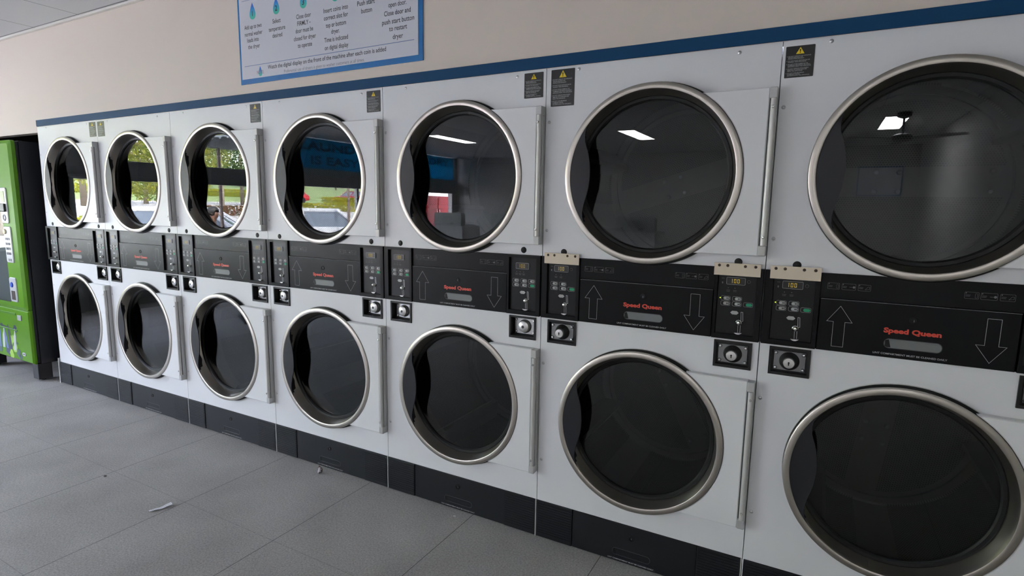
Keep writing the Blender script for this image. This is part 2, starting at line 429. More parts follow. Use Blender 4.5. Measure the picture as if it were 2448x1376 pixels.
# ------------------------------------------------------------------ stacked dryers
DC = 0.407
def ring_arc(r, a0, a1, n):
    return [(r * math.cos(a0 + (a1 - a0) * i / n), r * math.sin(a0 + (a1 - a0) * i / n)) for i in range(n + 1)]
def plate_with_hole(mb, x0, x1, z0, z1, cx, cz, r, y, n=64):
    """flat front sheet with a round opening"""
    vs = []; fs = []
    for i in range(n):
        a = 2 * PI * (i + 0.5) / n; c, s_ = math.cos(a), math.sin(a)
        vs.append((cx + r * c, y, cz + r * s_))
        t = min((x1 - cx) / c if c > 1e-9 else ((x0 - cx) / c if c < -1e-9 else 9), (z1 - cz) / s_ if s_ > 1e-9 else ((z0 - cz) / s_ if s_ < -1e-9 else 9))
        vs.append((cx + t * c, y, cz + t * s_))
    corners = {}
    for i in range(n):
        j = (i + 1) % n; a, b2 = vs[2 * i + 1], vs[2 * j + 1]
        f = [2 * i, 2 * j, 2 * j + 1]
        if abs(a[0] - b2[0]) > 1e-6 and abs(a[2] - b2[2]) > 1e-6:
            cxn = x1 if max(a[0], b2[0]) > cx and (abs(a[0] - x1) < 1e-6 or abs(b2[0] - x1) < 1e-6) else x0
            czn = z1 if (abs(a[2] - z1) < 1e-6 or abs(b2[2] - z1) < 1e-6) else z0
            vs.append((cxn, y, czn)); f.append(len(vs) - 1)
        f.append(2 * i + 1); fs.append(f)
    mb.add(vs, fs)
    mb.lathe([(r, y), (r, y + 0.05)], cx, cz, n)

def cabinet_mesh():
    m = MB()
    plate_with_hole(m, 0.0015, 0.7985, 1.178, 1.878, DC, 1.481, 0.285, 0.0)
    plate_with_hole(m, 0.0015, 0.7985, 0.163, 0.834, DC, 0.546, 0.285, 0.0)
    for (a, b2, c, e) in ((0.0015, 0.0335, 0.834, 0.937), (0.150, 0.6605, 0.834, 0.937), (0.777, 0.7985, 0.834, 0.937), (0.0335, 0.150, 0.834, 0.839), (0.0335, 0.150, 0.927, 0.937), (0.6605, 0.777, 0.834, 0.839), (0.6605, 0.777, 0.927, 0.937)): m.rect(a, b2, c, e, 0.0)
    for x in (0.0015, 0.7985):
        m.add([(x, 0, 0.163), (x, 0.98, 0.163), (x, 0.98, 1.878), (x, 0, 1.878)], [(0, 1, 2, 3)])
    m.add([(0.0015, 0, 1.878), (0.7985, 0, 1.878), (0.7985, 0.98, 1.878), (0.0015, 0.98, 1.878)], [(0, 1, 2, 3)])
    m.add([(0.0015, 0.98, 0.163), (0.7985, 0.98, 0.163), (0.7985, 0.98, 1.878), (0.0015, 0.98, 1.878)], [(0, 1, 2, 3)])
    m.add([(0.0015, 0, 0.163), (0.7985, 0, 0.163), (0.7985, 0.98, 0.163), (0.0015, 0.98, 0.163)], [(0, 1, 2, 3)])
    return m

ANG_T = math.asin(0.26 / 0.3095)
def make_door(parent, zc):
    hp = MB()
    arc = ring_arc(0.3095, -ANG_T, ANG_T, 40)
    hp.prism(arc + [(0.368, 0.26), (0.368, -0.26)][0:2] if False else [(p[0], p[1]) for p in arc][::-1] + [(arc[0][0], -0.26), (0.369, -0.26), (0.369, 0.26), (arc[-1][0], 0.26)][1:3], -0.0235, 0.0045, 0.0028)
    door = obj('door', hp, HINGEW, parent, loc=(DC, -0.006, zc))
    r = MB(); r.lathe([(0.2900, -0.0175), (0.3070, -0.0180), (0.3080, -0.0190), (0.3080, -0.0225), (0.3068, -0.0258), (0.3040, -0.0275),
                       (0.2900, -0.0282), (0.2868, -0.0268), (0.2845, -0.0225), (0.2822, -0.0130), (0.2718, 0.0240), (0.2712, 0.0270), (0.2730, 0.0290), (0.2840, 0.0200)], 0, 0, 128, closed=True)
    obj('door_ring', r, STEEL, door)
    # fine weld seam on the ring at the hinge side
    g = MB(); g.lathe([(0.2722, 0.0215), (0.2690, 0.0200), (0.2600, 0.0215), (0.2555, 0.0260), (0.2550, 0.0305), (0.2720, 0.0400)], 0, 0, 96, closed=True)
    obj('glass_gasket', g, RUBBER, door)
    obj('door_glass', MB().disc(0, 0, 0.262, 0.0305, 96).add([(0.262 * math.cos(2 * PI * i / 96), 0.0345, 0.262 * math.sin(2 * PI * i / 96)) for i in range(96)], [list(range(96))[::-1]]), DOORGLASS, door, fix=False)
    # handle plate with the wavy grip edge
    R_ = [(-0.2195, 0.1838), (-0.2262, 0.172), (-0.2302, 0.160), (-0.2322, 0.1421), (-0.2308, 0.1189), (-0.2262, 0.104), (-0.2213, 0.0902), (-0.2160, 0.068), (-0.2126, 0.046), (-0.2103, 0.022), (-0.2098, 0.0),
          (-0.2112, -0.022), (-0.2146, -0.0461), (-0.2200, -0.068), (-0.2263, -0.0901), (-0.2315, -0.112), (-0.2344, -0.1317), (-0.2338, -0.148), (-0.2305, -0.162), (-0.2255, -0.173), (-0.2180, -0.1856)]
    a0 = math.atan2(0.1838, -0.2195); a1 = math.atan2(-0.1856, -0.2180) + 2 * PI
    L_ = ring_arc(0.2862, a1, a0, 24)
    hd = MB(); hd.prism(R_ + L_[1:-1], -0.0262, -0.0215, 0.0006)
    obj('door_handle', hd, HANDLE, door)
    # dark bracket hugging the funnel wall behind the handle, with its three fixing screws
    k = MB(); n = 60; vs = []; fs = []
    for i in range(n + 1):
        t = i / n; a = math.radians(146 + t * 70)
        depth = -0.004 + 0.010 * math.sin(PI * t) ** 0.5 + 0.006 * math.exp(-((t - 0.18) / 0.06) ** 2) + 0.006 * math.exp(-((t - 0.82) / 0.06) ** 2) + 0.003 * math.exp(-((t - 0.5) / 0.05) ** 2)
        if t < 0.04 or t > 0.96: depth = -0.014
        for (rr, yy) in ((0.2835, -0.0200), (0.2700 + 0.0115 * (0.024 - depth) / 0.044, depth), (0.2820, -0.0205)):
            vs.append((rr * math.cos(a), yy, rr * math.sin(a)))
        if i: b = 3 * i; fs += [(b - 3, b, b + 1, b - 2), (b - 2, b + 1, b + 2, b - 1)]
    k.add(vs, fs); obj('handle_bracket', k, BLACK, door)
    for t in (0.2, 0.5, 0.8):
        a = math.radians(146 + t * 70); rr = 0.2755
        p = Vector((rr * math.cos(a), -0.004, rr * math.sin(a)))
        obj('bracket_screw', MB().tube(p, p - Vector((math.cos(a), 0, math.sin(a))) * 0.004, 0.0045, 12, 0.003), CHROME, door)
    # hinge
    for s_ in (1, -1):
        z0, z1 = (0.2265, 0.2590) if s_ > 0 else (-0.2590, -0.2265)
        obj('hinge_block', MB().box(0.3690, 0.3915, -0.0300, 0.0055, z0, z1, 0.002), GREYW, door)
        obj('hinge_screw', MB().lathe([(0.0001, -0.0405), (0.0030, -0.0400), (0.0046, -0.0380), (0.0050, -0.0330)], 0.3815, 0.2000 * s_, 14), CHROME, door)
    obj('hinge_rod', MB().tube((0.3820, -0.0255, -0.2262), (0.3820, -0.0255, 0.2262), 0.0088, 20), ROD, door)
    obj('hinge_gap_shade', MB().box(0.3695, 0.3735, -0.0195, 0.0055, -0.2265, 0.2265), DARKF, door)  # charcoal strip paints the shade in the gap between plate and rod
    obj('hinge_strip', MB().box(0.3735, 0.3915, -0.0165, 0.0055, -0.2265, 0.2265, 0.001), GREYW, door)
    return door
def make_seal(parent, zc):
    g = MB(); g.lathe([(0.290, 0.004), (0.290, -0.0230), (0.3035, -0.0230), (0.3048, -0.0090), (0.3110, -0.0080), (0.3128, -0.0055), (0.3128, 0.004)], 0.004, -0.001, 96, closed=True)
    g.m = 1; g.lathe([(0.3128, 0.001), (0.3128, -0.0040), (0.3138, -0.0044), (0.3145, -0.0035), (0.3146, 0.001)], 0.004, -0.001, 96, closed=True)
    obj('door_seal', g, [RUBBER, GREYW], parent, loc=(DC, 0, zc))
BAF = mat('drum_baffle_sheet', (0.24, 0.23, 0.22), 0.4, 0.7)
def make_drum(parent, zc, ang):
    d = MB(); d.lathe([(0.262, 0.040), (0.285, 0.046), (0.290, 0.075), (0.36, 0.085), (0.36, 0.62), (0.345, 0.625)], 0, 0, 72)
    drum = obj('drum', d, PERFC, parent, loc=(DC, 0, zc), rot=(0, -ang, 0))
    k = MB(); k.disc(0, 0, 0.35, 0.62, 72)
    back = obj('drum_back', k, PERF, drum, fix=False)
    obj('drum_rim', MB().lathe([(0.318, 0.619), (0.320, 0.612), (0.323, 0.612), (0.325, 0.619)], 0, 0, 72), DIM, drum)
    for (x, z) in ((-0.092, 0.036), (-0.018, 0.036), (-0.092, -0.036), (-0.018, -0.036), (0.258, 0.036), (0.258, -0.036)):
        obj('drum_bolt', MB().lathe([(0.0001, 0.608), (0.006, 0.609), (0.0085, 0.613), (0.010, 0.619)], x, z, 14), PLATE, drum)
    for q in range(3):
        a = 2 * PI * q / 3 + 0.5; c, s_ = math.cos(a), math.sin(a); R1, R2 = 0.355, 0.275
        t = Vector((-s_, 0, c))
        m = MB(); P = []
        for y in (0.10, 0.60):
            for rr, o in ((R1, -0.05), (R2, -0.008), (R2, 0.008), (R1, 0.05)):
                p = Vector((c * rr, y, s_ * rr)) + t * o; P.append(p)
        m.add(P, [(0, 1, 5, 4), (1, 2, 6, 5), (2, 3, 7, 6), (0, 3, 2, 1), (4, 5, 6, 7)])
        obj('drum_baffle', m, BAF, drum)
    return drum

def hexlabel(m, cx, cz, w, h, y):
    m.add([(cx - w / 2, y, cz), (cx - w / 2 + h / 2, y, cz - h / 2), (cx + w / 2 - h / 2, y, cz - h / 2), (cx + w / 2, y, cz), (cx + w / 2 - h / 2, y, cz + h / 2), (cx - w / 2 + h / 2, y, cz + h / 2)], [(0, 1, 2, 3, 4, 5)])
def rrect(cx, cz, w, h, r, n=4):
    pts = []
    for (sx, sz, a) in ((1, 1, 0), (-1, 1, PI / 2), (-1, -1, PI), (1, -1, 1.5 * PI)):
        for i in range(n + 1):
            t = a + PI / 2 * i / n
            pts.append((cx + sx * (w / 2 - r) + r * math.cos(t), cz + sz * (h / 2 - r) + r * math.sin(t)))
    return pts
def make_panel(parent, side, kind, lit_led=False):
    """recessed coin control panel; local x origin at the inner-left edge of the recess"""
    x0, x1 = (-0.023, 0.134) if side == 'L' else (-0.009, 0.139)
    zt = 1.166; iw = 0.122; zb = 0.953; yf = -0.012; yi = -0.001
    f = MB()
    Z0, Z1 = 0.9365, 1.1775
    # frame as four mitred bars with a sloping inner wall
    O = [(x0, Z0), (x1, Z0), (x1, Z1), (x0, Z1)]; I = [(0, zb), (iw, zb), (iw, zt), (0, zt)]
    vs = [(x, yf, z) for x, z in O] + [(x, yf, z) for x, z in I] + [(x + (0.002 if i in (0, 3) else -0.002), yi, z) for i, (x, z) in enumerate(I)] + [(x, 0.012, z) for x, z in O]
    fs = []
    for i in range(4):
        j = (i + 1) % 4
        fs += [(i, j, 4 + j, 4 + i), (4 + i, 4 + j, 8 + j, 8 + i), (12 + i, 12 + j, j, i)]
    f.add(vs, fs); f.m = 1; f.add([vs[8], vs[9], vs[10], vs[11]], [(0, 1, 2, 3)])
    p = obj('control_panel', f, [BLACKG, CONSOLE_IN], parent, loc=(0.027 if side == 'L' else 0.6575, 0, 0))
    y = yi - 0.0008
    dm = MB(); dm.prism(rrect(0.0565, 1.1325, 0.060, 0.025, 0.003), y - 0.0012, y); 
    d = obj('display', dm, LABELB, p)
    fr = MB(); fr.outline(rrect(0.0565, 1.1325, 0.058, 0.0235, 0.003), 0.0009, y - 0.0016)
    obj('display_border', fr, LINE, p)
    dg = MB()
    def seg(cx, cz, segs):
        w, h, t = 0.0066, 0.0130, 0.0012
        for s_ in segs:
            if s_ == 'a': dg.rect(cx - w / 2, cx + w / 2, cz + h / 2 - t, cz + h / 2, y - 0.0018)
            if s_ == 'd': dg.rect(cx - w / 2, cx + w / 2, cz - h / 2, cz - h / 2 + t, y - 0.0018)
            if s_ in 'fe': z = cz + 0.0005 if s_ == 'f' else cz - h / 2; dg.rect(cx - w / 2, cx - w / 2 + t, z, z + h / 2 - 0.0005, y - 0.0018)
            if s_ in 'bc': z = cz + 0.0005 if s_ == 'b' else cz - h / 2; dg.rect(cx + w / 2 - t, cx + w / 2, z, z + h / 2 - 0.0005, y - 0.0018)
    seg(0.0425, 1.1325, 'bc'); seg(0.0540, 1.1325, 'abcdef'); seg(0.0645, 1.1325, 'abcdef')
    obj('display_digits', dg, AMBER, p)
    pr = MB()
    if kind == 'B':
        pr.outline(ring_arc(0.0045, 0, 2 * PI, 14)[:-1] and [(0.0965 + a, 1.1325 + b2) for a, b2 in ring_arc(0.0050, 0, 2 * PI, 14)[:-1]], 0.0007, y)
        pr.rect(0.011, 0.020, 1.1395, 1.1405, y); pr.rect(0.013, 0.0165, 1.122, 1.128, y)
        dots = (0.034, 0.055)
    else: dots = (0.030, 0.046, 0.062)
    for q in dots:
        pr.disc(q, 1.1085, 0.0015, y, 8); pr.rect(q - 0.006, q + 0.006, 1.1005, 1.1015, y); pr.rect(q - 0.005, q + 0.005, 1.0965, 1.0975, y)
    obj('panel_lettering', pr, DIM, p)
    cols = (0.029, 0.065, 0.1000)
    for c_, cx in enumerate(cols):
        for r_, cz in enumerate((1.0735, 1.0560)):
            if kind == 'B' and c_ == 2 and r_ == 0: continue
            g = c_ == 2 and r_ == 1
            m = MB(); m.prism(rrect(cx + 0.002, cz, 0.020, 0.0100, 0.0048), y - 0.002, y, 0.0006)
            m.m = 1; m.outline(rrect(cx - 0.001, cz, 0.029, 0.0145, 0.004), 0.0008, y - 0.0003)
            if not g: m.m = 2; m.rect(cx + 0.0015, cx + 0.0065, cz - 0.0018, cz + 0.0018, y - 0.0023); m.rect(cx + 0.0075, cx + 0.0098, cz - 0.0022, cz + 0.0026, y - 0.0023)
            obj('button', m, [GREEN_B if g else BTN, LINE, LABELB], p)
    if lit_led: obj('indicator_light', MB().lathe([(0.0001, y - 0.002), (0.0017, y - 0.0015), (0.0021, y)], 0.0105, 1.0735, 10), LED, p)
    m = MB(); hexlabel(m, 0.0585, 1.0262, 0.0265, 0.0120, y); obj('coin_label', m, LINE, p, fix=False)
    m = MB(); m.rect(0.050, 0.067, 1.0252, 1.0262, y - 0.0003); 
    s_ = MB(); s_.outline([(0.0790, 1.0305), (0.0845, 1.0300), (0.0865, 0.9995), (0.0810, 0.9990)], 0.0012, y)
    s_.m = 1; s_.add([(0.0797, y, 1.0298), (0.0817, y, 0.9996), (0.0858, y, 1.0000), (0.0840, y, 1.0295)], [(0, 1, 2, 3)])
    s_.m = 0; s_.outline([(0.0722, 0.989), (0.0730, 0.960), (0.0800, 0.960), (0.0795, 0.989)], 0.0010, y, closed=False)
    s_.m = 1; s_.add([(0.0728, y, 0.988), (0.0735, y, 0.960), (0.0795, y, 0.960), (0.0790, y, 0.988)], [(0, 1, 2, 3)])
    obj('coin_slot', s_, [PLATE, RUBBER], p, fix=False)
    m = MB(); m.lathe([(0.0001, y - 0.0130), (0.0045, y - 0.0120), (0.0072, y - 0.0085), (0.0072, y - 0.0050), (0.0095, y - 0.0030), (0.0102, y)], 0.0738, 0.9945, 20)
    obj('coin_knob', m, CHROME, p)
    m = MB(); m.prism([(0.062 + 0.0245 * i / 10, 0.9600 - 0.0055 * math.sin(PI * i / 10)) for i in range(11)], y - 0.008, y)
    obj('coin_return', m, PLATE, p)
    return p
def make_lockbox(parent, side, kind):
    x = 0.0315 if side == 'L' else 0.6585
    f = MB(); w_, h_, t = 0.1205, 0.092, 0.0075; dp = 0.026 if kind == 'A' else 0.008
    O = [(0, 0), (w_, 0), (w_, h_), (0, h_)]; I = [(t, t + 0.002), (w_ - t, t + 0.002), (w_ - t, h_ - t), (t, h_ - t)]
    vs = [(a, -0.006, b2) for a, b2 in O] + [(a, -0.006, b2) for a, b2 in I] + [(a, dp, b2) for a, b2 in I] + [(a, 0.001, b2) for a, b2 in O]
    fs = []
    for i in range(4):
        j = (i + 1) % 4; fs += [(i, j, 4 + j, 4 + i), (4 + i, 4 + j, 8 + j, 8 + i), (12 + i, 12 + j, j, i)]
    fs.append((8, 9, 10, 11)); f.add(vs, fs)
    p = obj('lock_box', f, BLACK, parent, loc=(x, 0, 0.837))
    cx, cz = w_ / 2, h_ / 2 + 0.001
    yp = dp - 0.004
    pl = MB(); pl.prism([(0.0135, 0.015), (w_ - 0.0135, 0.015), (w_ - 0.0135, h_ - 0.0135), (0.0135, h_ - 0.0135)], yp, dp, 0.001)
    obj('lock_plate', pl, PLATE if kind == 'A' else mat('dull_lock_plate' + side, (0.22, 0.22, 0.225), 0.4, 0.8), p)
    for a in (0.020, w_ - 0.020):
        for b2 in (0.022, h_ - 0.021):
            obj('rivet', MB().lathe([(0.0001, yp - 0.005), (0.0035, yp - 0.0042), (0.0055, yp - 0.0015), (0.0058, yp)], a, b2, 14), CHROME if kind == 'A' else PLATE, p)
    m = MB()
    if kind == 'A':
        m.m = 1; m.lathe([(0.0285, yp - 0.001), (0.0285, yp - 0.0005), (0.020, yp - 0.001)], cx, cz, 28)
        m.m = 0; m.lathe([(0.0245, yp), (0.0245, yp - 0.012), (0.0225, yp - 0.017), (0.0150, yp - 0.0205), (0.0085, yp - 0.0215), (0.0001, yp - 0.0216)], cx, cz, 28)
        m.m = 1; m.lathe([(0.0062, yp - 0.0205), (0.0062, yp - 0.0220), (0.0001, yp - 0.0221)], cx, cz, 20)
    else:
        m.m = 1; m.lathe([(0.0300, yp), (0.0290, yp - 0.004), (0.0250, yp - 0.012), (0.0185, yp - 0.020), (0.0165, yp - 0.022)], cx, cz, 28)
        m.m = 0; m.lathe([(0.0175, yp - 0.018), (0.0172, yp - 0.030), (0.0155, yp - 0.0325), (0.0100, yp - 0.0330), (0.0001, yp - 0.0335)], cx, cz, 28)
        m.m = 2; m.prism(rrect(cx, cz - 0.001, 0.0035, 0.012, 0.0016), yp - 0.0342, yp - 0.0334)
        m.disc(cx, cz + 0.002, 0.003, yp - 0.0343, 12)
    obj('lock_cylinder', m, [LOCKC, mat('dark_lock_dome_' + kind + side, (0.05, 0.05, 0.05), 0.35, 0.6), RUBBER], p)
def make_middle(parent):
    fa = MB(); fa.box(0.161, 0.6475, -0.0045, 0.012, 1.1005, 1.1775, 0.001)
    fascia = obj('console_fascia', fa, BLACKG, parent)
    for k, xs in enumerate(((0.180, 0.218, 0.2605), (0.516, 0.552, 0.594))):
        for j, x in enumerate(xs):
            w_ = (0.0315, 0.036, 0.032)[j]; m = MB()
            m.outline(rrect(x + w_ / 2, 1.1395, w_, 0.0185, 0.002, 2), 0.0006, -0.0047)
            m.rect(x + 0.002, x + 0.004, 1.1445, 1.1475, -0.0047)
            m.rect(x + 0.002, x + 0.013, 1.1400, 1.1408, -0.0047); m.rect(x + 0.002, x + 0.012, 1.1365, 1.1373, -0.0047)
            if j == 0: m.outline(rrect(x + 0.026, 1.139, 0.005, 0.012, 0.001, 2), 0.0005, -0.0047)
            if j == 1: m.disc(x + 0.0315, 1.139, 0.0035, -0.0047, 10); m.rect(x + 0.0195, x + 0.028, 1.1385, 1.1393, -0.0047)
            if j == 2: m.outline([(x + 0.018, 1.134), (x + 0.025, 1.143), (x + 0.029, 1.143), (x + 0.029, 1.136)], 0.0006, -0.0047)
            obj('instruction_icon', m, DIM, fascia, fix=False)
    m = MB(); m.m = 0; m.prism([(0.1635, 0.9365), (0.6455, 0.9365), (0.6455, 1.0990), (0.1635, 1.0990)], -0.0080, 0.012, 0.0015)
    m.m = 1; m.box(0.1640, 0.6450, -0.0086, -0.0062, 1.0980, 1.0992)  # pale strip paints the highlight along the drawer's top edge
    dr = obj('lint_drawer', m, [BLACKG, mat('painted_edge_highlight', (0.20, 0.20, 0.20), 0.4)], parent)
    y = -0.0084
    a = MB(); a.outline([(0.220, 1.079), (0.186, 1.030), (0.204, 1.030), (0.204, 0.9525), (0.235, 0.9525), (0.235, 1.030), (0.254, 1.030)], 0.0010, y)
    obj('printed_arrow', a, LINE, dr, fix=False)
    a = MB(); a.outline([(0.588, 0.9535), (0.622, 1.0025), (0.604, 1.0025), (0.604, 1.0785), (0.573, 1.0785), (0.573, 1.0025), (0.5535, 1.0025)], 0.0010, y)
    obj('printed_arrow', a, LINE, dr, fix=False)
    t = MB(); put_text(t, 'Speed Queen', 0.406, 1.0185, y, 0.0200, bold=0.0009, width=0.140); obj('logo_lettering', t, RED, dr, fix=False)
    t = MB(); put_text(t, 'LINT COMPARTMENT MUST BE CLEANED DAILY', 0.4045, 0.9480, y, 0.0074, bold=0.00012, width=0.181); obj('drawer_lettering', t, LINE, dr, fix=False)
    pull_slot(dr, 0.410, 0.9800, 0.142, 0.030, -0.0081, SLOTG)
    drawer_lock(dr, 0.406, 1.0540, y + 0.0004)
SLOTRIM = mat('slot_rim', (0.045, 0.045, 0.05), 0.4)
def pull_slot(p, cx, cz, w_, h_, y, mm):
    o = rrect(cx, cz, w_, h_, h_ / 2 - 0.001, 8); i = rrect(cx, cz, w_ - 0.004, h_ - 0.004, h_ / 2 - 0.003, 8); n = len(o)
    i2 = rrect(cx + 0.004, cz - 0.002, w_ - 0.016, h_ - 0.010, h_ / 2 - 0.006, 8)
    m = MB(); m.m = 1
    m.add([(a, y - 0.0006, b2) for a, b2 in o] + [(a, y - 0.0010, b2) for a, b2 in i], [(q, (q + 1) % n, n + (q + 1) % n, n + q) for q in range(n)])
    m.m = 0; m.add([(a, y - 0.0010, b2) for a, b2 in i] + [(a, y - 0.0003, b2) for a, b2 in i2], [(q, (q + 1) % n, n + (q + 1) % n, n + q) for q in range(n)] + [list(range(n, 2 * n))])
    m.m = 2; 
    m.add([(a, y - 0.0012, b2) for a, b2 in i][:9] if False else [(cx - w_ / 2 + 0.003, y - 0.0012, cz + h_ / 2 - 0.006), (cx - w_ / 2 + 0.003, y - 0.0012, cz - h_ / 2 + 0.006), (cx - w_ / 2 + 0.010, y - 0.0012, cz - h_ / 2 + 0.003), (cx - w_ / 2 + 0.018, y - 0.0012, cz - h_ / 2 + 0.004), (cx - w_ / 2 + 0.012, y - 0.0012, cz + h_ / 2 - 0.003)], [(0, 1, 2, 3, 4)])
    obj('pull_slot', m, [mm, SLOTRIM, RUBBER], p, fix=False)
def drawer_lock(p, cx, cz, y):
    m = MB(); m.lathe([(0.0105, y), (0.0105, y - 0.0015), (0.0085, y - 0.0025), (0.0075, y - 0.0010), (0.0001, y - 0.0012)], cx, cz, 20)
    m.m = 1; m.prism(rrect(cx + 0.001, cz - 0.001, 0.002, 0.007, 0.0009, 2), y - 0.0016, y - 0.0011)
    obj('drawer_lock', m, [RUBBER, DIM], p)
def make_base(parent):
    for side, (x0, x1) in (('L', (0.003, 0.1605)), ('R', (0.6475, 0.7935))):
        m = MB(); m.box(x0, x1, -0.004, 0.020, 0.004, 0.1615, 0.001)
        z = 0.020
        while z < 0.150:
            m.box(x0 + 0.004, x1 - 0.004, -0.0062, -0.004, z, z + 0.0045); z += 0.0105
        obj('vent_grille', m, BASEB, parent)
    m = MB(); m.box(0.1625, 0.6460, -0.001, 0.020, 0.004, 0.1605, 0.001)
    m.box(0.003, 0.7935, 0.02, 0.06, 0.0, 0.163)
    d = obj('base_drawer', m, BASEB, parent)
    drawer_lock(d, 0.405, 0.1130, -0.0012)
    pull_slot(d, 0.4065, 0.0440, 0.150, 0.030, -0.0011, BASEB)
    t = MB(); put_text(t, 'LINT COMPARTMENT MUST BE CLEANED DAILY', 0.405, 0.0125, -0.0014, 0.0074, bold=0.00012, width=0.181)
    obj('drawer_lettering', t, LINE, d, fix=False)
    obj('corner_post', MB().box(0.7945, 0.7990, -0.0030, 0.03, 0.0, 0.1625), GREYW, parent)
def face_screws(parent):
    for x, z in ((0.130, 1.8640), (0.676, 1.8600), (0.0150, 1.683), (0.0165, 1.277), (0.0150, 0.748), (0.0165, 0.342)):
        obj('screw', MB().lathe([(0.0001, -0.0022), (0.0025, -0.0020), (0.0048, -0.0008), (0.0060, 0.0)], x, z, 12), PLATE, parent)
    for x in (0.0905, 0.7170):
        obj('plug', MB().lathe([(0.0001, -0.0030), (0.0090, -0.0030), (0.0118, -0.0015), (0.0125, 0.0)], x, 1.1965, 20), RUBBER, parent)

STK = [(['DO NOT OPERATE THE APPLIANCE', 'BEFORE READING THE', 'INSTRUCTION BOOKLET.']), ['DO NOT PLACE ARTICLES ON OR', 'AGAINST THIS APPLIANCE.'],
       ['DO NOT STORE CHEMICALS OR', 'FLAMMABLE MATERIALS OR SPRAY', 'AEROSOLS NEAR THIS APPLIANCE.'], ['DO NOT OPERATE WITH PANELS', 'REMOVED OR UNDER BENCHES', 'NEAR THE APPLIANCE.'],
       ['DO NOT LOAD MATERIALS', 'FLAMMABLE VAPOUR', 'SOLVENTS INTO THE APPLIANCE.']]
def make_label(parent, x0, x1, z0, z1, tall):
    m = MB(); w_, h_ = x1 - x0, z1 - z0
    m.prism(rrect((x0 + x1) / 2, (z0 + z1) / 2, w_, h_, 0.002, 2), -0.0010, 0.0)
    p = obj('warning_label', m, LABELB, parent)
    cx = x0 + w_ * 0.5; s_ = 0.0145 if tall else 0.0115; zt = z1 - 0.004
    t = MB(); t.add([(cx - s_, -0.0013, zt - 1.72 * s_), (cx + s_, -0.0013, zt - 1.72 * s_), (cx, -0.0013, zt)], [(0, 1, 2)])
    t.m = 1; t.add([(cx - 0.11 * s_, -0.0015, zt - 1.18 * s_), (cx + 0.11 * s_, -0.0015, zt - 1.18 * s_), (cx + 0.17 * s_, -0.0015, zt - 0.55 * s_), (cx - 0.17 * s_, -0.0015, zt - 0.55 * s_)], [(0, 1, 2, 3)])
    t.disc(cx, zt - 1.40 * s_, 0.14 * s_, -0.0015, 8)
    obj('warning_triangle', t, [YELLOW, LABELB], p, fix=False)
    t = MB(); top = zt - 1.72 * s_ - 0.004; nl = sum(len(a) for a in STK) + 4 * 0.6; step = (top - z0 - 0.004) / nl; z = top - step / 2
    for para in STK:
        t.disc(x0 + 0.0045, z, 0.0009, -0.0012, 6)
        for ln in para:
            put_text(t, ln, x0 + 0.0075, z, -0.0012, step * 0.95, bold=0.00003, width=(w_ - 0.013) * len(ln) / 30.0, align='LEFT'); z -= step
        z -= step * 0.6
    obj('label_lettering', t, LABELT, p, fix=False)
def cover(parent, x):
    m = MB(); m.box(x, x + 0.1435, -0.0165, -0.0135, 1.1515, 1.1925, 0.0006)
    p = obj('cover_strip', m, CREAM, parent)
    for q in (0.0155, 0.0420, 0.0960, 0.1275):
        obj('cover_screw', MB().lathe([(0.0001, -0.0178), (0.0030, -0.0178), (0.0046, -0.0170), (0.0048, -0.0165)], x + q, 1.1840, 14), HOLE, p)

def build_dryer(kind, label):
    d = thing('stacked_dryer', label, 'dryer', (0, 0, 0), 0, 'stacked tumble dryers in a row against the wall')
    obj('cabinet', cabinet_mesh(), WHITE, d)
    for zc in (1.481, 0.546): make_door(d, zc); make_seal(d, zc)
    make_middle(d); make_base(d); face_screws(d)
    for s_ in 'LR':
        if kind == 'A': make_panel(d, s_, kind)
        make_lockbox(d, s_, kind)
    return d
dA = build_dryer('A', '')
dB = build_dryer('B', '')
labels = ['white stacked dryer at the far end of the row, beside the green vending machine',
          'white stacked dryer, second from the vending machine, warning sticker at its top left',
          'white stacked dryer, third from the vending machine, warning sticker at its top right',
          'white stacked dryer under the left half of the sign, fourth from the vending machine',
          'white stacked dryer, fifth from the vending machine, left of the first cream strips',
          'white stacked dryer with two cream strips over its coin panels and a tall sticker',
          'nearest white stacked dryer, largest in view, cut off by the right edge']
angs = [(0.3, 1.1), (1.2, 0.2), (0.7, 1.9), (0.9, 0.45), (1.0, -0.55), (0.30, -1.1), (0.0, 1.45)]
for i in range(7):
    kind = 'A' if i < 5 else 'B'
    src = dA if kind == 'A' else dB
    d = src if i in (0, 5) else dup(src)
    d.location = (0.8 * i, 0, 0); d['label'] = labels[i]
extra = {}
for i in range(7):
    d = [o for o in C.objects if o.name.startswith('stacked_dryer') and abs(o.location.x - 0.8 * i) < 1e-4][0]
    make_drum(d, 1.481, angs[i][0]); make_drum(d, 0.546, angs[i][1])
    if i in (0, 2, 3, 4): make_label(d, 0.7070, 0.7875, 1.7765, 1.8685, False)
    elif i == 1: make_label(d, 0.0095, 0.0900, 1.7740, 1.8670, False)
    elif i == 6: make_label(d, 0.0095, 0.0885, 1.7690, 1.8610, False)
    else: make_label(d, 0.0200, 0.1140, 1.7385, 1.8700, True)
    if i >= 5:
        cover(d, 0.0165); cover(d, 0.6450)
        make_panel(d, 'L', 'B', lit_led=(i == 6)); make_panel(d, 'R', 'B', lit_led=True)
g = [o for o in C.objects if o.name.startswith('stacked_dryer') and abs(o.location.x) < 1e-4][0]
obj('corner_guard', MB().box(-0.0125, -0.0005, -0.010, 0.03, 0.0, 0.190), GREYW, g)
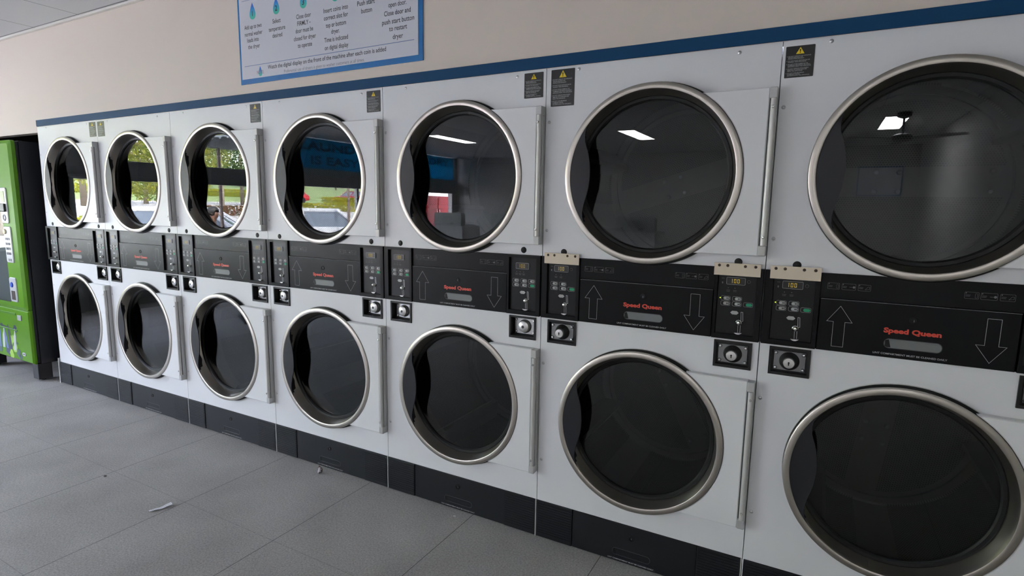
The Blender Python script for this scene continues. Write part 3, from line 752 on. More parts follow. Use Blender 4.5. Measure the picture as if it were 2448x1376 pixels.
def gz(x):
    P = [(-3, -0.02), (-9, -0.20), (-22, 1.08), (-42, 1.48), (-60, 4.0), (-90, 6.0)]
    for (a, za), (b2, zb) in zip(P, P[1:]):
        if x >= b2: return za + (zb - za) * (a - x) / (a - b2)
    return 6.0
# ------------------------------------------------------------------ instruction sign on the wall
SX0, SX1, SZ0, SZ1 = 2.2530, 3.4280, 1.9680, 2.470
sg = thing('instruction_sign', 'white dryer instruction sign with blue border on the wall above the dryers', 'sign', (SX0, 0, SZ0))
def off(p): return tuple(-v for v in p.location)
obj('sign_border', MB().box(SX0, SX1, -0.0050, -0.0003, SZ0, SZ1, 0.001), BLUES, sg, loc=off(sg))
obj('sign_face', MB().box(SX0 + 0.0145, SX1 - 0.0240, -0.0062, -0.0048, SZ0 + 0.0240, SZ1 - 0.020), SIGNW, sg, loc=off(sg))
YS = -0.0066
t = MB()
LT = [('Add up to two', 2.368, 2.240, .131), ('normal washer', 2.369, 2.207, .133), ('loads into', 2.363, 2.177, .087), ('the dryer', 2.369, 2.145, .090),
      ('Select', 2.542, 2.243, .058), ('temperature', 2.543, 2.208, .118), ('desired', 2.544, 2.177, .070), ('Close door', 2.729, 2.240, .098), ('FIRMLY -', 2.729, 2.209, .088),
      ('door must be', 2.731, 2.177, .118), ('closed for dryer', 2.732, 2.143, .148), ('to operate', 2.732, 2.110, .096), ('Insert coins into', 2.936, 2.241, .152), ('correct slot for', 2.936, 2.209, .150),
      ('top or bottom', 2.936, 2.176, .126), ('dryer.', 2.932, 2.146, .052), ('Time is indicated', 2.935, 2.113, .148), ('on digital display', 2.935, 2.079, .148), ('Push start', 3.118, 2.241, .102), ('button', 3.122, 2.208, .062),
      ('open door.', 3.295, 2.210, .098), ('Close door and', 3.294, 2.177, .145), ('push start button', 3.297, 2.143, .175), ('to restart', 3.297, 2.113, .098), ('dryer', 3.295, 2.079, .056)]
for c_ in range(6):
    t = MB()
    for s_, x, z, wd in LT:
        if min(range(6), key=lambda q: abs(x - (2.3685, 2.5430, 2.7300, 2.936, 3.120, 3.295)[q])) == c_: put_text(t, s_, x, z, YS, 0.0285, bold=0.0003, width=wd)
    obj('sign_lettering', t, INK, sg, loc=off(sg), fix=False)
t = MB()
put_text(t, 'Watch the digital display on the front of the machine after each coin is added', 2.848, 2.0345, YS, 0.0270, bold=0.0003, width=0.764)
obj('sign_lettering', t, INK, sg, loc=off(sg), fix=False)
t = MB(); put_text(t, 'Preferential use of dryers is given to washer customers at all times.', 2.8425, 2.0035, YS, 0.0215, bold=-0.0001, width=0.523)
obj('sign_lettering', t, INK2, sg, loc=off(sg), fix=False)
t = MB(); t.rect(2.290, 3.383, 2.0535, 2.0560, YS); t.rect(2.290, 3.383, 2.3670, 2.3690, YS)
obj('sign_rule', t, mat('blue_grey_rule', (0.10, 0.17, 0.36), 0.4), sg, loc=off(sg), fix=False)
dropm = mat('water_drop_print', (0.1, 0.3, 0.7), 0.3)
tt = dropm.node_tree; tc = tt.nodes.new('ShaderNodeTexCoord'); sp = tt.nodes.new('ShaderNodeSeparateXYZ'); rp = tt.nodes.new('ShaderNodeValToRGB')
tt.links.new(tc.outputs['Generated'], sp.inputs[0]); tt.links.new(sp.outputs[2], rp.inputs[0]); tt.links.new(rp.outputs[0], tt.nodes['Principled BSDF'].inputs['Base Color'])
rp.color_ramp.elements[0].position = 0.15; rp.color_ramp.elements[0].color = (0.07, 0.50, 0.40, 1); rp.color_ramp.elements[1].position = 0.85; rp.color_ramp.elements[1].color = (0.02, 0.10, 0.62, 1)
e = rp.color_ramp.elements.new(0.5); e.color = (0.03, 0.33, 0.60, 1)
def drop(cx, zb, h_, w_):
    pts = []
    for i in range(33):
        a = -PI / 2 + 2 * PI * i / 32 if False else 2 * PI * i / 32
        s_ = math.sin(a / 2)
        pts.append((cx + w_ / 2 * math.sin(a) * math.sin(a / 2) ** 1.5 * 1.12, zb + h_ * (0.5 + 0.5 * math.cos(a))))
    return pts[:-1]
for n, (x, dig) in enumerate(zip((2.3685, 2.5430, 2.7300, 2.936, 3.120, 3.295), '123456')):
    m = MB(); m.prism(drop(x, 2.2735, 0.080, 0.056), YS - 0.0002, YS + 0.0004)
    o = obj('drop_print', m, dropm, sg, loc=off(sg))
    t = MB(); put_text(t, dig, x, 2.300, YS - 0.0006, 0.036, bold=0.0004); obj('drop_number', t, INK, sg, loc=off(sg), fix=False)
m = MB(); m.prism(drop(2.4080, 1.9985, 0.048, 0.032), YS - 0.0002, YS + 0.0004); obj('drop_print', m, dropm, sg, loc=off(sg))
t = MB(); put_text(t, 'NOTE:', 2.4100, 2.0165, YS - 0.0006, 0.024, bold=-0.0001, width=0.052); obj('sign_lettering', t, mat('plum_ink', (0.18, 0.04, 0.10), 0.5), sg, loc=off(sg), fix=False)

# ------------------------------------------------------------------ ceiling lights and fans
def troffer(x, y, label):
    p = thing('ceiling_light', label, 'ceiling light', (x, y, ZC), 0, 'recessed fluorescent ceiling panels')
    f = MB()
    for (a, b2, c, d) in ((-0.14, 0.14, -0.62, -0.60), (-0.14, 0.14, 0.60, 0.62), (-0.14, -0.125, -0.6, 0.6), (0.125, 0.14, -0.6, 0.6)): f.box(a, b2, c, d, -0.008, -0.0005)
    obj('light_frame', f, TRIMW, p)
    obj('diffuser', MB().box(-0.125, 0.125, -0.60, 0.60, -0.005, -0.0005), TUBE, p)
troffer(2.30, -6.83, 'lit ceiling panel mirrored in the top door of the sixth dryer')
troffer(-0.77, -6.22, 'lit ceiling panel mirrored in the top door of the fifth dryer')
troffer(5.64, -6.85, 'lit ceiling panel mirrored in the nearest top door beside a fan')
FAN = mat('fan_metal', (0.10, 0.10, 0.10), 0.4)
def fan(x, y, label):
    p = thing('ceiling_fan', label, 'ceiling fan', (x, y, ZC), 0, 'ceiling fans')
    obj('canopy', MB().vlathe([(0.0001, -0.001), (0.075, -0.001), (0.07, -0.05), (0.02, -0.07)], 0, 0), FAN, p)
    obj('downrod', MB().tube((0, 0, -0.06), (0, 0, -0.24), 0.012), FAN, p)
    obj('motor', MB().vlathe([(0.0001, -0.24), (0.06, -0.24), (0.10, -0.26), (0.10, -0.31), (0.05, -0.33), (0.0001, -0.33)], 0, 0), FAN, p)
    for k in range(3):
        m = MB(); m.add([(0.09, -0.02, -0.29), (0.2, -0.065, -0.297), (0.62, -0.06, -0.297), (0.64, 0, -0.293), (0.62, 0.055, -0.286), (0.2, 0.06, -0.284), (0.09, 0.02, -0.288)], [range(7)])
        m.add([(a, b2, c - 0.006) for a, b2, c in m.v[:7]], [range(7)]); m.f += [[i, (i + 1) % 7, 7 + (i + 1) % 7, 7 + i] for i in range(7)]; m.mi += [0] * 7; m.sm += [False] * 7
        obj('blade', m, FAN, p, rot=(0, 0, k * 2 * PI / 3 + 0.5))
fan(5.68, -6.0, 'dark three-blade ceiling fan hanging in front of the nearest lit panel')
fan(-0.35, -8.0, 'dark three-blade ceiling fan hanging near the far windows')

# ------------------------------------------------------------------ vending machine
VG = mat('lime_green_gloss', (0.095, 0.25, 0.010), 0.36, 0.0, **{'Specular IOR Level': 0.15})
VGD = mat('darker_green_gloss', (0.07, 0.22, 0.015), 0.35)
VB = noise_bump(mat('black_cabinet_paint', (0.008, 0.008, 0.012), 0.45), 300, 0.2, 0.0005)
SIL = mat('silver_plastic', (0.56, 0.57, 0.60), 0.3, 0.35)
KEY = mat('dark_keys', (0.12, 0.12, 0.14), 0.4)
vm = thing('vending_machine', 'green and black drinks vending machine standing in the recess at the left', 'vending machine', (-0.6, 0.3, 0))
O = off(vm)
X0, X1, YF, YD = -1.05, -0.150, -0.118, -0.083
obj('machine_body', MB().box(X0 + 0.005, X1 - 0.001, -0.060, 0.72, 0.135, 1.783, 0.004).box(X0 + 0.01, X1 - 0.012, YD, -0.060, 0.145, 1.775), VB, vm, loc=O)
# door: a frame around the window, bulging above a shallow lower panel
d = MB()
WX0, WX1, WZ0, WZ1 = -0.985, -0.375, 0.580, 1.530
outer = rrect((X0 + X1) / 2, (0.545 + 1.785) / 2, X1 - X0, 1.240, 0.02, 4); N = len(outer)
hole = rrect((WX0 + WX1) / 2, (WZ0 + WZ1) / 2, WX1 - WX0, WZ1 - WZ0, 0.05, 4)
ins = rrect((X0 + X1) / 2, (0.545 + 1.785) / 2, X1 - X0 - 0.05, 1.190, 0.02, 4)
hol2 = rrect((WX0 + WX1) / 2, (WZ0 + WZ1) / 2, WX1 - WX0 - 0.02, WZ1 - WZ0 - 0.02, 0.045, 4)
rings = [[(x, YD, z) for x, z in outer], [(x, YD - 0.022, z) for x, z in outer], [(x, YF, z) for x, z in ins], [(x, YF, z) for x, z in hole], [(x, YF + 0.02, z) for x, z in hol2]]
d.add([p for r_ in rings for p in r_], [(k * N + i, k * N + (i + 1) % N, (k + 1) * N + (i + 1) % N, (k + 1) * N + i) for k in range(4) for i in range(N)])
d.m = 0; d.prism([(X0, 0.140), (X1, 0.140), (X1, 0.548), (X0, 0.548)], YF + 0.010, YD, 0.012)
door = obj('machine_door', d, [VG], vm, loc=O)
obj('display_window', MB().box(WX0 + 0.008, WX1 - 0.008, YF + 0.021, YF + 0.025, WZ0 + 0.008, WZ1 - 0.008), VENDGLASS, door)
obj('window_back', MB().box(WX0, WX1, -0.086, -0.084, WZ0, WZ1), mat('dim_shelf_backing', (0.20, 0.21, 0.22), 0.6), door)
# silver plates
def splate(name, x0, x1, z0, z1, y=YF, par=None):
    m = MB(); m.prism(rrect((x0 + x1) / 2, (z0 + z1) / 2, x1 - x0, z1 - z0, 0.018, 4), y - 0.008, y + 0.002, 0.004)
    return obj(name, m, SIL, par or vm, loc=O)
bp_ = splate('note_acceptor', -0.372, -0.262, 1.190, 1.450)
obj('note_slot', MB().box(-0.352, -0.280, YF - 0.022, YF - 0.008, 1.275, 1.335, 0.006), LABELB, bp_, loc=(0, 0, 0))
obj('price_display', MB().box(-0.350, -0.290, YF - 0.0095, YF - 0.008, 1.345, 1.425), mat('pale_display', (0.35, 0.38, 0.22), 0.3), bp_)
obj('speaker_ring', MB().lathe([(0.026, YF - 0.009), (0.022, YF - 0.011), (0.018, YF - 0.009), (0.012, YF - 0.010)], -0.318, 1.232, 20), KEY, bp_)
kp = splate('keypad', -0.360, -0.250, 0.900, 1.168)
for r_ in range(4):
    for c_ in range(3):
        obj('key', MB().lathe([(0.0001, YF - 0.0105), (0.0095, YF - 0.0100), (0.0105, YF - 0.008)], -0.335 + 0.026 * c_, 1.077 - 0.036 * r_, 12), KEY, kp)
obj('coin_button', MB().lathe([(0.0001, YF - 0.018), (0.018, YF - 0.016), (0.020, YF - 0.008)], -0.335, 1.130, 16), mat('cream_button', (0.62, 0.55, 0.35), 0.4), kp)
obj('keypad_cup', MB().box(-0.325, -0.275, YF - 0.0095, YF - 0.008, 0.912, 0.930), KEY, kp)
cr = splate('coin_return', -0.362, -0.255, 0.605, 0.790)
obj('return_button', MB().lathe([(0.0001, YF - 0.016), (0.018, YF - 0.014), (0.021, YF - 0.008)], -0.318, 0.735, 16), mat('blue_button', (0.02, 0.08, 0.50), 0.3), cr)
obj('return_cup', MB().box(-0.338, -0.278, YF - 0.0095, YF - 0.008, 0.622, 0.690, 0.001), mat('brown_cup', (0.05, 0.035, 0.03), 0.4), cr)
lk = MB(); lk.box(-0.326, -0.268, YF + 0.004, YF + 0.012, 0.462, 0.502, 0.002); obj('door_lock', lk, SIL, vm, loc=O)
bd = MB(); bd.prism([(-0.285 + 0.030 * math.cos(2 * PI * i / 20), 0.202 + 0.014 * math.sin(2 * PI * i / 20)) for i in range(20)], YF + 0.007, YF + 0.011); bd2 = obj('oval_badge', bd, SIL, vm, loc=O)
obj('badge_stripe', MB().rect(-0.306, -0.264, 0.1975, 0.2065, YF + 0.0065), KEY, bd2, fix=False)
fl = MB(); fl.box(-0.95, -0.36, YF + 0.006, YF + 0.012, 0.495, 0.512, 0.002).box(-0.95, -0.36, YF + 0.006, YF + 0.012, 0.372, 0.382, 0.002)
obj('delivery_flap', fl, VGD, vm, loc=O)
# printed splash art on the lower panel: leaning bottles, ink spatter
rnd = random.Random(3); yp = YF + 0.0092
cols = [((0.03, 0.045, 0.09), []), ((0.42, 0.46, 0.46), []), ((0.10, 0.16, 0.30), []), ((0.30, 0.52, 0.06), []), ((0.05, 0.10, 0.10), [])]
art = [MB() for _ in cols]
def blob(m, cx, cz, r_, n=14, k=0):
    art[m].add([(cx + (r_ * (0.6 + 0.5 * rnd.random())) * math.cos(2 * PI * i / n), yp - 0.0001 * m - k * 0.0001, cz + (r_ * (0.6 + 0.5 * rnd.random())) * math.sin(2 * PI * i / n)) for i in range(n)], [list(range(n))])
for i in range(9):
    bx = -0.93 + 0.062 * i; tilt = 0.02 * math.sin(i * 1.7); hh = 0.10 + 0.04 * rnd.random(); zb = 0.215; ww = 0.020; q = (1, 2, 0, 1, 2)[i % 5]
    art[q].add([(bx - ww, yp - 0.0006, zb), (bx + ww, yp - 0.0006, zb), (bx + ww + tilt, yp - 0.0006, zb + hh), (bx + 0.008 + tilt * 1.5, yp - 0.0006, zb + hh + 0.03), (bx + 0.008 + tilt * 1.6, yp - 0.0006, zb + hh + 0.06), (bx - 0.008 + tilt * 1.6, yp - 0.0006, zb + hh + 0.06), (bx - 0.008 + tilt * 1.5, yp - 0.0006, zb + hh + 0.03), (bx - ww + tilt, yp - 0.0006, zb + hh)], [range(8)])
for (x, z, r_, m) in ((-0.40, 0.385, 0.035, 0), (-0.405, 0.33, 0.018, 0), (-0.375, 0.20, 0.040, 4), (-0.345, 0.17, 0.026, 4), (-0.43, 0.24, 0.05, 3), (-0.46, 0.29, 0.045, 3), (-0.55, 0.205, 0.05, 0), (-0.70, 0.21, 0.05, 4), (-0.85, 0.2, 0.05, 0), (-0.62, 0.385, 0.025, 0), (-0.5, 0.175, 0.04, 3), (-0.38, 0.275, 0.012, 0)):
    blob(m, x, z, r_)
art[0].add([(-0.66, yp - 0.0005, 0.392), (-0.40, yp - 0.0005, 0.372), (-0.40, yp - 0.0005, 0.380), (-0.66, yp - 0.0005, 0.402)], [(0, 1, 2, 3)])
for m, (c_, _) in zip(art, cols): obj('splash_art', m, mat('art_ink', c_, 0.35), vm, loc=O, fix=False)
for (x, y) in ((-0.205, -0.035), (-0.995, -0.035), (-0.205, 0.66), (-0.995, 0.66)):
    m = MB(); m.box(x - 0.043, x + 0.043, y - 0.045, y + 0.045, 0.014, 0.136, 0.003); m.tube((x, y, 0), (x, y, 0.015), 0.016)
    obj('foot', m, VB, vm, loc=O)

# ------------------------------------------------------------------ litter on the floor
m = MB(); n = 16; w_ = 0.024
pts = [(2.4285 + 0.0295 * t_ + 0.0075 * math.sin(PI * t_), -0.702 + 0.084 * t_) for t_ in [i / n for i in range(n + 1)]]
vs = []
for i, (x, y) in enumerate(pts):
    t_ = i / n; z = 0.0015 + 0.006 * t_ ** 2 + 0.002 * math.sin(PI * t_ * 2) ** 2; hw = w_ * (0.55 + 0.45 * t_) / 2 * 1.3
    dx = 0.93; dy = -0.36
    vs += [(x - dx * hw, y - dy * hw, z), (x + dx * hw, y + dy * hw, z + 0.003)]
m.add(vs, [(2 * i, 2 * i + 1, 2 * i + 3, 2 * i + 2) for i in range(n)], True)
pr = MB()
for i in range(2, n, 1):
    x, y = pts[i]; z = vs[2 * i][2] + 0.0022; pr.add([(x - 0.0022, y - 0.001, z), (x + 0.0022, y - 0.0022, z), (x + 0.0022, y + 0.0006, z), (x - 0.0022, y + 0.0016, z)], [(0, 1, 2, 3)])
ps = thing('paper_strip', 'curled printed white paper strip lying on the grey tiles', 'paper strip', (2.449, -0.665, 0))
obj('strip', m, mat('white_paper', (0.9, 0.89, 0.93), 0.6), ps, loc=off(ps), fix=False)
obj('strip_print', pr, mat('grey_print', (0.25, 0.25, 0.28), 0.6), ps, loc=off(ps), fix=False)
def crumple(name, label, cat, loc, s_, col, seed, sz=0.6):
    bm = bmesh.new(); bmesh.ops.create_icosphere(bm, subdivisions=3, radius=1); rr = random.Random(seed)
    dirs = [Vector((rr.gauss(0, 1), rr.gauss(0, 1), rr.gauss(0, 1))).normalized() for _ in range(14)]; am = [rr.uniform(-0.5, 0.5) for _ in dirs]
    for v in bm.verts:
        k = sum(a * max(0, v.co.dot(d)) ** 6 for a, d in zip(am, dirs)); q = v.co * (0.8 + k)
        v.co = Vector((q.x * s_, q.y * s_ * 0.75, (q.z + 0.0) * s_ * sz))
    mz = min(v.co.z for v in bm.verts)
    for v in bm.verts: v.co.z -= mz
    me = bpy.data.meshes.new(name); bm.to_mesh(me); bm.free(); me.materials.append(col)
    o = bpy.data.objects.new(name, me); C.objects.link(o); o.location = loc; o['label'] = label; o['category'] = cat
foil = noise_color(mat('striped_wrapper', (0.5, 0.4, 0.4), 0.35, 0.3), 60, (0.55, 0.53, 0.55), (0.10, 0.05, 0.05), 0.45, 0.55)
crumple('sweet_wrapper', 'crumpled shiny wrapper on the floor below the fourth dryer', 'wrapper', (2.799, -0.060, 0), 0.017, foil, 2, 0.95)
crumple('paper_scrap', 'tiny white paper scrap on the floor below the fifth dryer', 'paper scrap', (3.623, -0.053, 0), 0.0085, mat('scrap_white', (0.6, 0.6, 0.57), 0.6), 5, 0.5)
crumple('lint_bit', 'tiny dark lint bit on a tile joint left of the strip', 'lint', (1.906, -0.625, 0), 0.008, mat('lint_brown', (0.05, 0.04, 0.035), 0.9), 8, 0.3)

# ------------------------------------------------------------------ the rest of the shop, mirrored in the door glass
BAN = mat('blue_window_film', (0.03, 0.20, 0.32), 0.4)
_t = BAN.node_tree; _tr = _t.nodes.new('ShaderNodeBsdfTranslucent'); _tr.inputs[0].default_value = (0.06, 0.42, 0.62, 1); _mx = _t.nodes.new('ShaderNodeMixShader'); _mx.inputs[0].default_value = 0.5
_t.links.new(_t.nodes['Principled BSDF'].outputs[0], _mx.inputs[1]); _t.links.new(_tr.outputs[0], _mx.inputs[2]); _t.links.new(_mx.outputs[0], _t.nodes['Material Output'].inputs[0])
bn = thing('window_banner', 'blue lettered banner over the shop windows, mirrored in the middle doors', 'banner', (XL + 0.05, -7.0, 2.0))
obj('banner_sheet', MB().box(XL + 0.045, XL + 0.049, -9.40, -4.56, 1.985, 2.505), BAN, bn, loc=off(bn))
for ln, z, wd, yc in (('LAUNDRY  WASH & DRY', 2.37, 4.4, -7.0), ('IS EASY HERE', 2.13, 2.1, -6.1)):
    t = MB(); put_text(t, ln, 0, 0, 0, 0.20, bold=0.006, width=wd)
    v2 = [(XL + 0.0495, yc - v[0], z + v[2]) for v in t.v]
    m = MB(); m.add(v2, t.f); obj('banner_lettering', m, mat('navy_letters', (0.01, 0.03, 0.07), 0.5), bn, loc=off(bn), fix=False)
WM = mat('washer_white', (0.62, 0.62, 0.62), 0.35); WMD = mat('washer_console', (0.34, 0.36, 0.36), 0.3)
def washer(x, label):
    p = thing('top_load_washer', label, 'washing machine', (x, -7.0, 0), 0, 'top-loading washers standing across the shop')
    obj('washer_body', MB().box(-0.33, 0.33, -0.66, -0.02, 0.10, 1.00, 0.01), WM, p)
    obj('lid', MB().box(-0.25, 0.25, -0.60, -0.22, 1.001, 1.02, 0.006), WM, p)
    q = MB(); q.prism(rrect(0, 1.125, 0.64, 0.25, 0.05, 4), -0.0, 0.0 - 0.14, 0.0); obj('washer_console', q, WMD, p)
    t = MB()
    for k in range(5): t.rect(-0.12, 0.12 - 0.03 * (k % 2), 1.17 - 0.022 * k, 1.175 - 0.022 * k, 0.0015)
    t.rect(0.06, 0.14, 1.03, 1.07, 0.0015); obj('console_notice', t, LABELB, p, fix=False)
    obj('plinth', MB().box(-0.33, 0.33, -0.62, -0.04, 0.0, 0.10), DARKF, p)
for x, l in ((-1.43, 'white top-loading washer nearest the window banner'), (-0.13, 'white top-loading washer, second from the windows'), (1.05, 'white top-loading washer, third from the windows'), (2.28, 'white top-loading washer mirrored low in the sixth dryer')): washer(x, l)
nb = thing('notice_board', 'small blue-framed notice on the far wall, mirrored in the nearest door', 'notice', (5.75, YB, 1.62))
obj('notice_frame', MB().box(5.42, 6.08, YB + 0.0003, YB + 0.01, 1.66, 2.16, 0.002), BLUES, nb, loc=off(nb))
obj('notice_face', MB().box(5.44, 6.06, YB + 0.009, YB + 0.012, 1.68, 2.14), SIGNW, nb, loc=off(nb))
FT = mat('black_steel', (0.02, 0.02, 0.022), 0.4)
tb = thing('folding_table', 'dark table on tee legs standing near the windows', 'table', (-1.25, -1.65, 0), math.radians(-62))
obj('tabletop', MB().box(-0.75, 0.75, -0.30, 0.30, 0.72, 0.75, 0.004), mat('dark_laminate', (0.06, 0.06, 0.065), 0.4), tb)
for s_ in (-1, 1):
    obj('leg', MB().box(s_ * 0.6 - 0.02, s_ * 0.6 + 0.02, -0.025, 0.025, 0.03, 0.72).box(s_ * 0.6 - 0.02, s_ * 0.6 + 0.02, -0.26, 0.26, 0.0, 0.03), FT, tb)
# waiting person on a chair by the glass
ch = thing('waiting_chair', 'dark plastic chair outside the window under the seated person', 'chair', (-5.02, -4.50, gz(-5.02)), math.radians(60))
obj('seat', MB().box(-0.22, 0.22, -0.22, 0.22, 0.43, 0.46, 0.01), FT, ch)
obj('backrest', MB().box(-0.21, 0.21, 0.20, 0.235, 0.52, 0.85, 0.01).box(-0.20, -0.17, 0.205, 0.23, 0.46, 0.54).box(0.17, 0.20, 0.205, 0.23, 0.46, 0.54), FT, ch)
for a in (-1, 1):
    for b2 in (-1, 1): obj('leg', MB().tube((a * 0.19, b2 * 0.19, 0.43), (a * 0.21, b2 * 0.21, 0.0), 0.012), FT, ch)
def skin_mesh(nodes, edges, sub=2):
    me = bpy.data.meshes.new('s'); me.from_pydata([n_[0] for n_ in nodes], edges, [])
    o = bpy.data.objects.new('s', me); C.objects.link(o)
    o.modifiers.new('k', 'SKIN'); 
    for i, n_ in enumerate(nodes): me.skin_vertices[0].data[i].radius = (n_[1], n_[1] if len(n_) < 3 else n_[2])
    me.skin_vertices[0].data[0].use_root = True
    o.modifiers.new('u', 'SUBSURF').levels = sub
    dg = bpy.context.evaluated_depsgraph_get(); dg.update()
    out = bpy.data.meshes.new_from_object(o.evaluated_get(dg)); bpy.data.objects.remove(o); return out
def person():
    # seated, facing -y in local space (towards +x in the room), hands on the lap
    N_ = [((0, 0, .50), .13, .105), ((0, .01, .62), .12, .095), ((0, .02, .78), .135, .10), ((0, .03, .92), .12, .085), ((0, .02, .985), .055, .055), ((0, -.01, 1.05), .055, .058), ((0, -.035, 1.13), .075, .088), ((0, -.03, 1.20), .072, .085)]
    E_ = [(0, 1), (1, 2), (2, 3), (3, 4), (4, 5), (5, 6), (6, 7)]
    for s_ in (-1, 1):
        b_ = len(N_)
        N_ += [((s_ * .17, .02, .90), .055), ((s_ * .21, -.02, .66), .045), ((s_ * .13, -.24, .585), .034), ((s_ * .075, -.30, .575), .026)]
        E_ += [(3, b_), (b_, b_ + 1), (b_ + 1, b_ + 2), (b_ + 2, b_ + 3)]
        f = len(N_)
        for q in range(4):
            x = s_ * (.045 + .018 * q); N_ += [((x, -.335, .572), .010), ((x + .002 * s_, -.365 - .004 * (q % 2), .558), .008), ((x, -.38, .540), .007)]
            E_ += [(b_ + 3, f + 3 * q), (f + 3 * q, f + 3 * q + 1), (f + 3 * q + 1, f + 3 * q + 2)]
        g_ = len(N_); N_ += [((s_ * .055, -.285, .598), .010), ((s_ * .035, -.315, .596), .008)]; E_ += [(b_ + 3, g_), (g_, g_ + 1)]
        l = len(N_)
        N_ += [((s_ * .10, -.05, .50), .085), ((s_ * .13, -.42, .495), .062), ((s_ * .13, -.44, .27), .050), ((s_ * .13, -.42, .08), .038), ((s_ * .135, -.47, .042), .038, .034), ((s_ * .14, -.58, .032), .036, .026)]
        E_ += [(0, l), (l, l + 1), (l + 1, l + 2), (l + 2, l + 3), (l + 3, l + 4), (l + 4, l + 5)]
    me = skin_mesh(N_, E_)
    sk = mat('skin', (0.20, 0.10, 0.065), 0.5); sh = mat('dark_shirt', (0.03, 0.03, 0.05), 0.8); tr = mat('dark_trousers', (0.03, 0.035, 0.06), 0.8); bo = mat('black_shoes', (0.015, 0.015, 0.015), 0.4)
    me.materials.clear()
    for m_ in (sk, sh, tr, bo): me.materials.append(m_)
    for p_ in me.polygons:
        c = p_.center; k = 1
        if c.z > .99: k = 0
        elif c.z < .095: k = 3
        elif c.z < .56 and not (c.y < -.25 and abs(c.x) < .125 and c.z > .535): k = 2
        elif c.y < -.235: k = 0
        p_.material_index = k; p_.use_smooth = True
    r_ = thing('person', 'person with short dark hair in a dark shirt sitting outside the window', 'person', (-4.95, -4.50, 0.02), math.radians(60))
    obj('body', me, None, r_)
    hm = bmesh.new(); bmesh.ops.create_icosphere(hm, subdivisions=3, radius=1)
    for v in hm.verts:
        v.co = Vector((v.co.x * .094, v.co.y * .112 - .018, v.co.z * .102 + 1.185))
    bmesh.ops.delete(hm, geom=[v for v in hm.verts if v.co.y < -.085 and v.co.z < 1.19 or v.co.z < 1.11], context='VERTS')
    h2 = bpy.data.meshes.new('hair'); hm.to_mesh(h2); hm.free(); h2.materials.append(mat('dark_hair', (0.012, 0.010, 0.009), 0.6)); obj('hair', h2, None, r_)
    for s_ in (-1, 1):
        obj('eye', MB().vlathe([(0.0001, 1.163), (0.007, 1.166), (0.009, 1.170), (0.007, 1.174), (0.0001, 1.177)], s_ * .030, -.118, 10), LABELB, r_)
        obj('ear', MB().vlathe([(0.0001, 1.130), (0.010, 1.140), (0.012, 1.160), (0.0001, 1.180)], s_ * .078, -.03, 10), sk, r_)
    nn = MB(); nn.add([(-.012, -.118, 1.128), (.012, -.118, 1.128), (0, -.146, 1.132), (0, -.120, 1.172)], [(0, 1, 2), (0, 2, 3), (2, 1, 3), (0, 3, 1)]); obj('nose', nn, sk, r_)
    obj('mouth', MB().box(-.022, .022, -.120, -.114, 1.103, 1.109, 0.001), mat('lips', (0.30, 0.10, 0.08), 0.5), r_)
person()

# ------------------------------------------------------------------ outdoors beyond the glass front
def ground(name, x0, x1, m_, dz=0.0, n=24):
    q = MB(); xs = [x0 + (x1 - x0) * i / n for i in range(n + 1)]
    q.add([(x, y, gz(x) + dz) for x in xs for y in (-70, 25)], [(2 * i, 2 * i + 1, 2 * i + 3, 2 * i + 2) for i in range(n)])
    return struct(name, q, m_)
ASPH = noise_color(mat('pale_asphalt', (0.3, 0.3, 0.3), 0.9), 6, (0.25, 0.24, 0.235), (0.33, 0.32, 0.31))
LAWN = noise_color(mat('lawn', (0.1, 0.25, 0.03), 0.9), 1.5, (0.10, 0.15, 0.045), (0.17, 0.22, 0.08))
ground('ground', -3.12, -42, ASPH); ground('lawn', -42, -90, LAWN)
LEAVES = {}
def leafmat(name, c1, c2):
    m = noise_color(mat(name, c1, 0.6), 5.0, c1, c2, 0.4, 0.6)
    m.node_tree.nodes['Principled BSDF'].inputs['Transmission Weight'].default_value = 0.0
    return m
LGY = leafmat('yellow_green_leaves', (0.42, 0.40, 0.05), (0.10, 0.17, 0.02))
HGY = leafmat('clipped_yellow_leaves', (0.62, 0.52, 0.02), (0.20, 0.26, 0.02)); HGY.node_tree.nodes['Noise Texture'].inputs['Scale'].default_value = 9
LGD = leafmat('deep_green_leaves', (0.05, 0.13, 0.02), (0.14, 0.24, 0.04))
LGR = leafmat('reddish_leaves', (0.30, 0.12, 0.08), (0.20, 0.18, 0.06))
BARK = mat('grey_bark', (0.20, 0.16, 0.12), 0.9)
def leaves(n, cx, cy, cz, rx, ry, rz, s_, rr, box=False):
    m = MB()
    for _ in range(n):
        if box: p = Vector((rr.uniform(-1, 1), rr.uniform(-1, 1), rr.uniform(-1, 1)))
        else:
            p = Vector((rr.gauss(0, 1), rr.gauss(0, 1), rr.gauss(0, 1))).normalized() * rr.uniform(0.55, 1.0)
        c = Vector((cx + p.x * rx, cy + p.y * ry, cz + p.z * rz))
        a = Vector((rr.gauss(0, 1), rr.gauss(0, 1), rr.gauss(0, 1))).normalized(); b2 = a.orthogonal().normalized(); k = s_ * rr.uniform(0.6, 1.3)
        m.add([c - a * k, c + b2 * k * 0.5, c + a * k, c - b2 * k * 0.5], [(0, 1, 2, 3)])
    return m
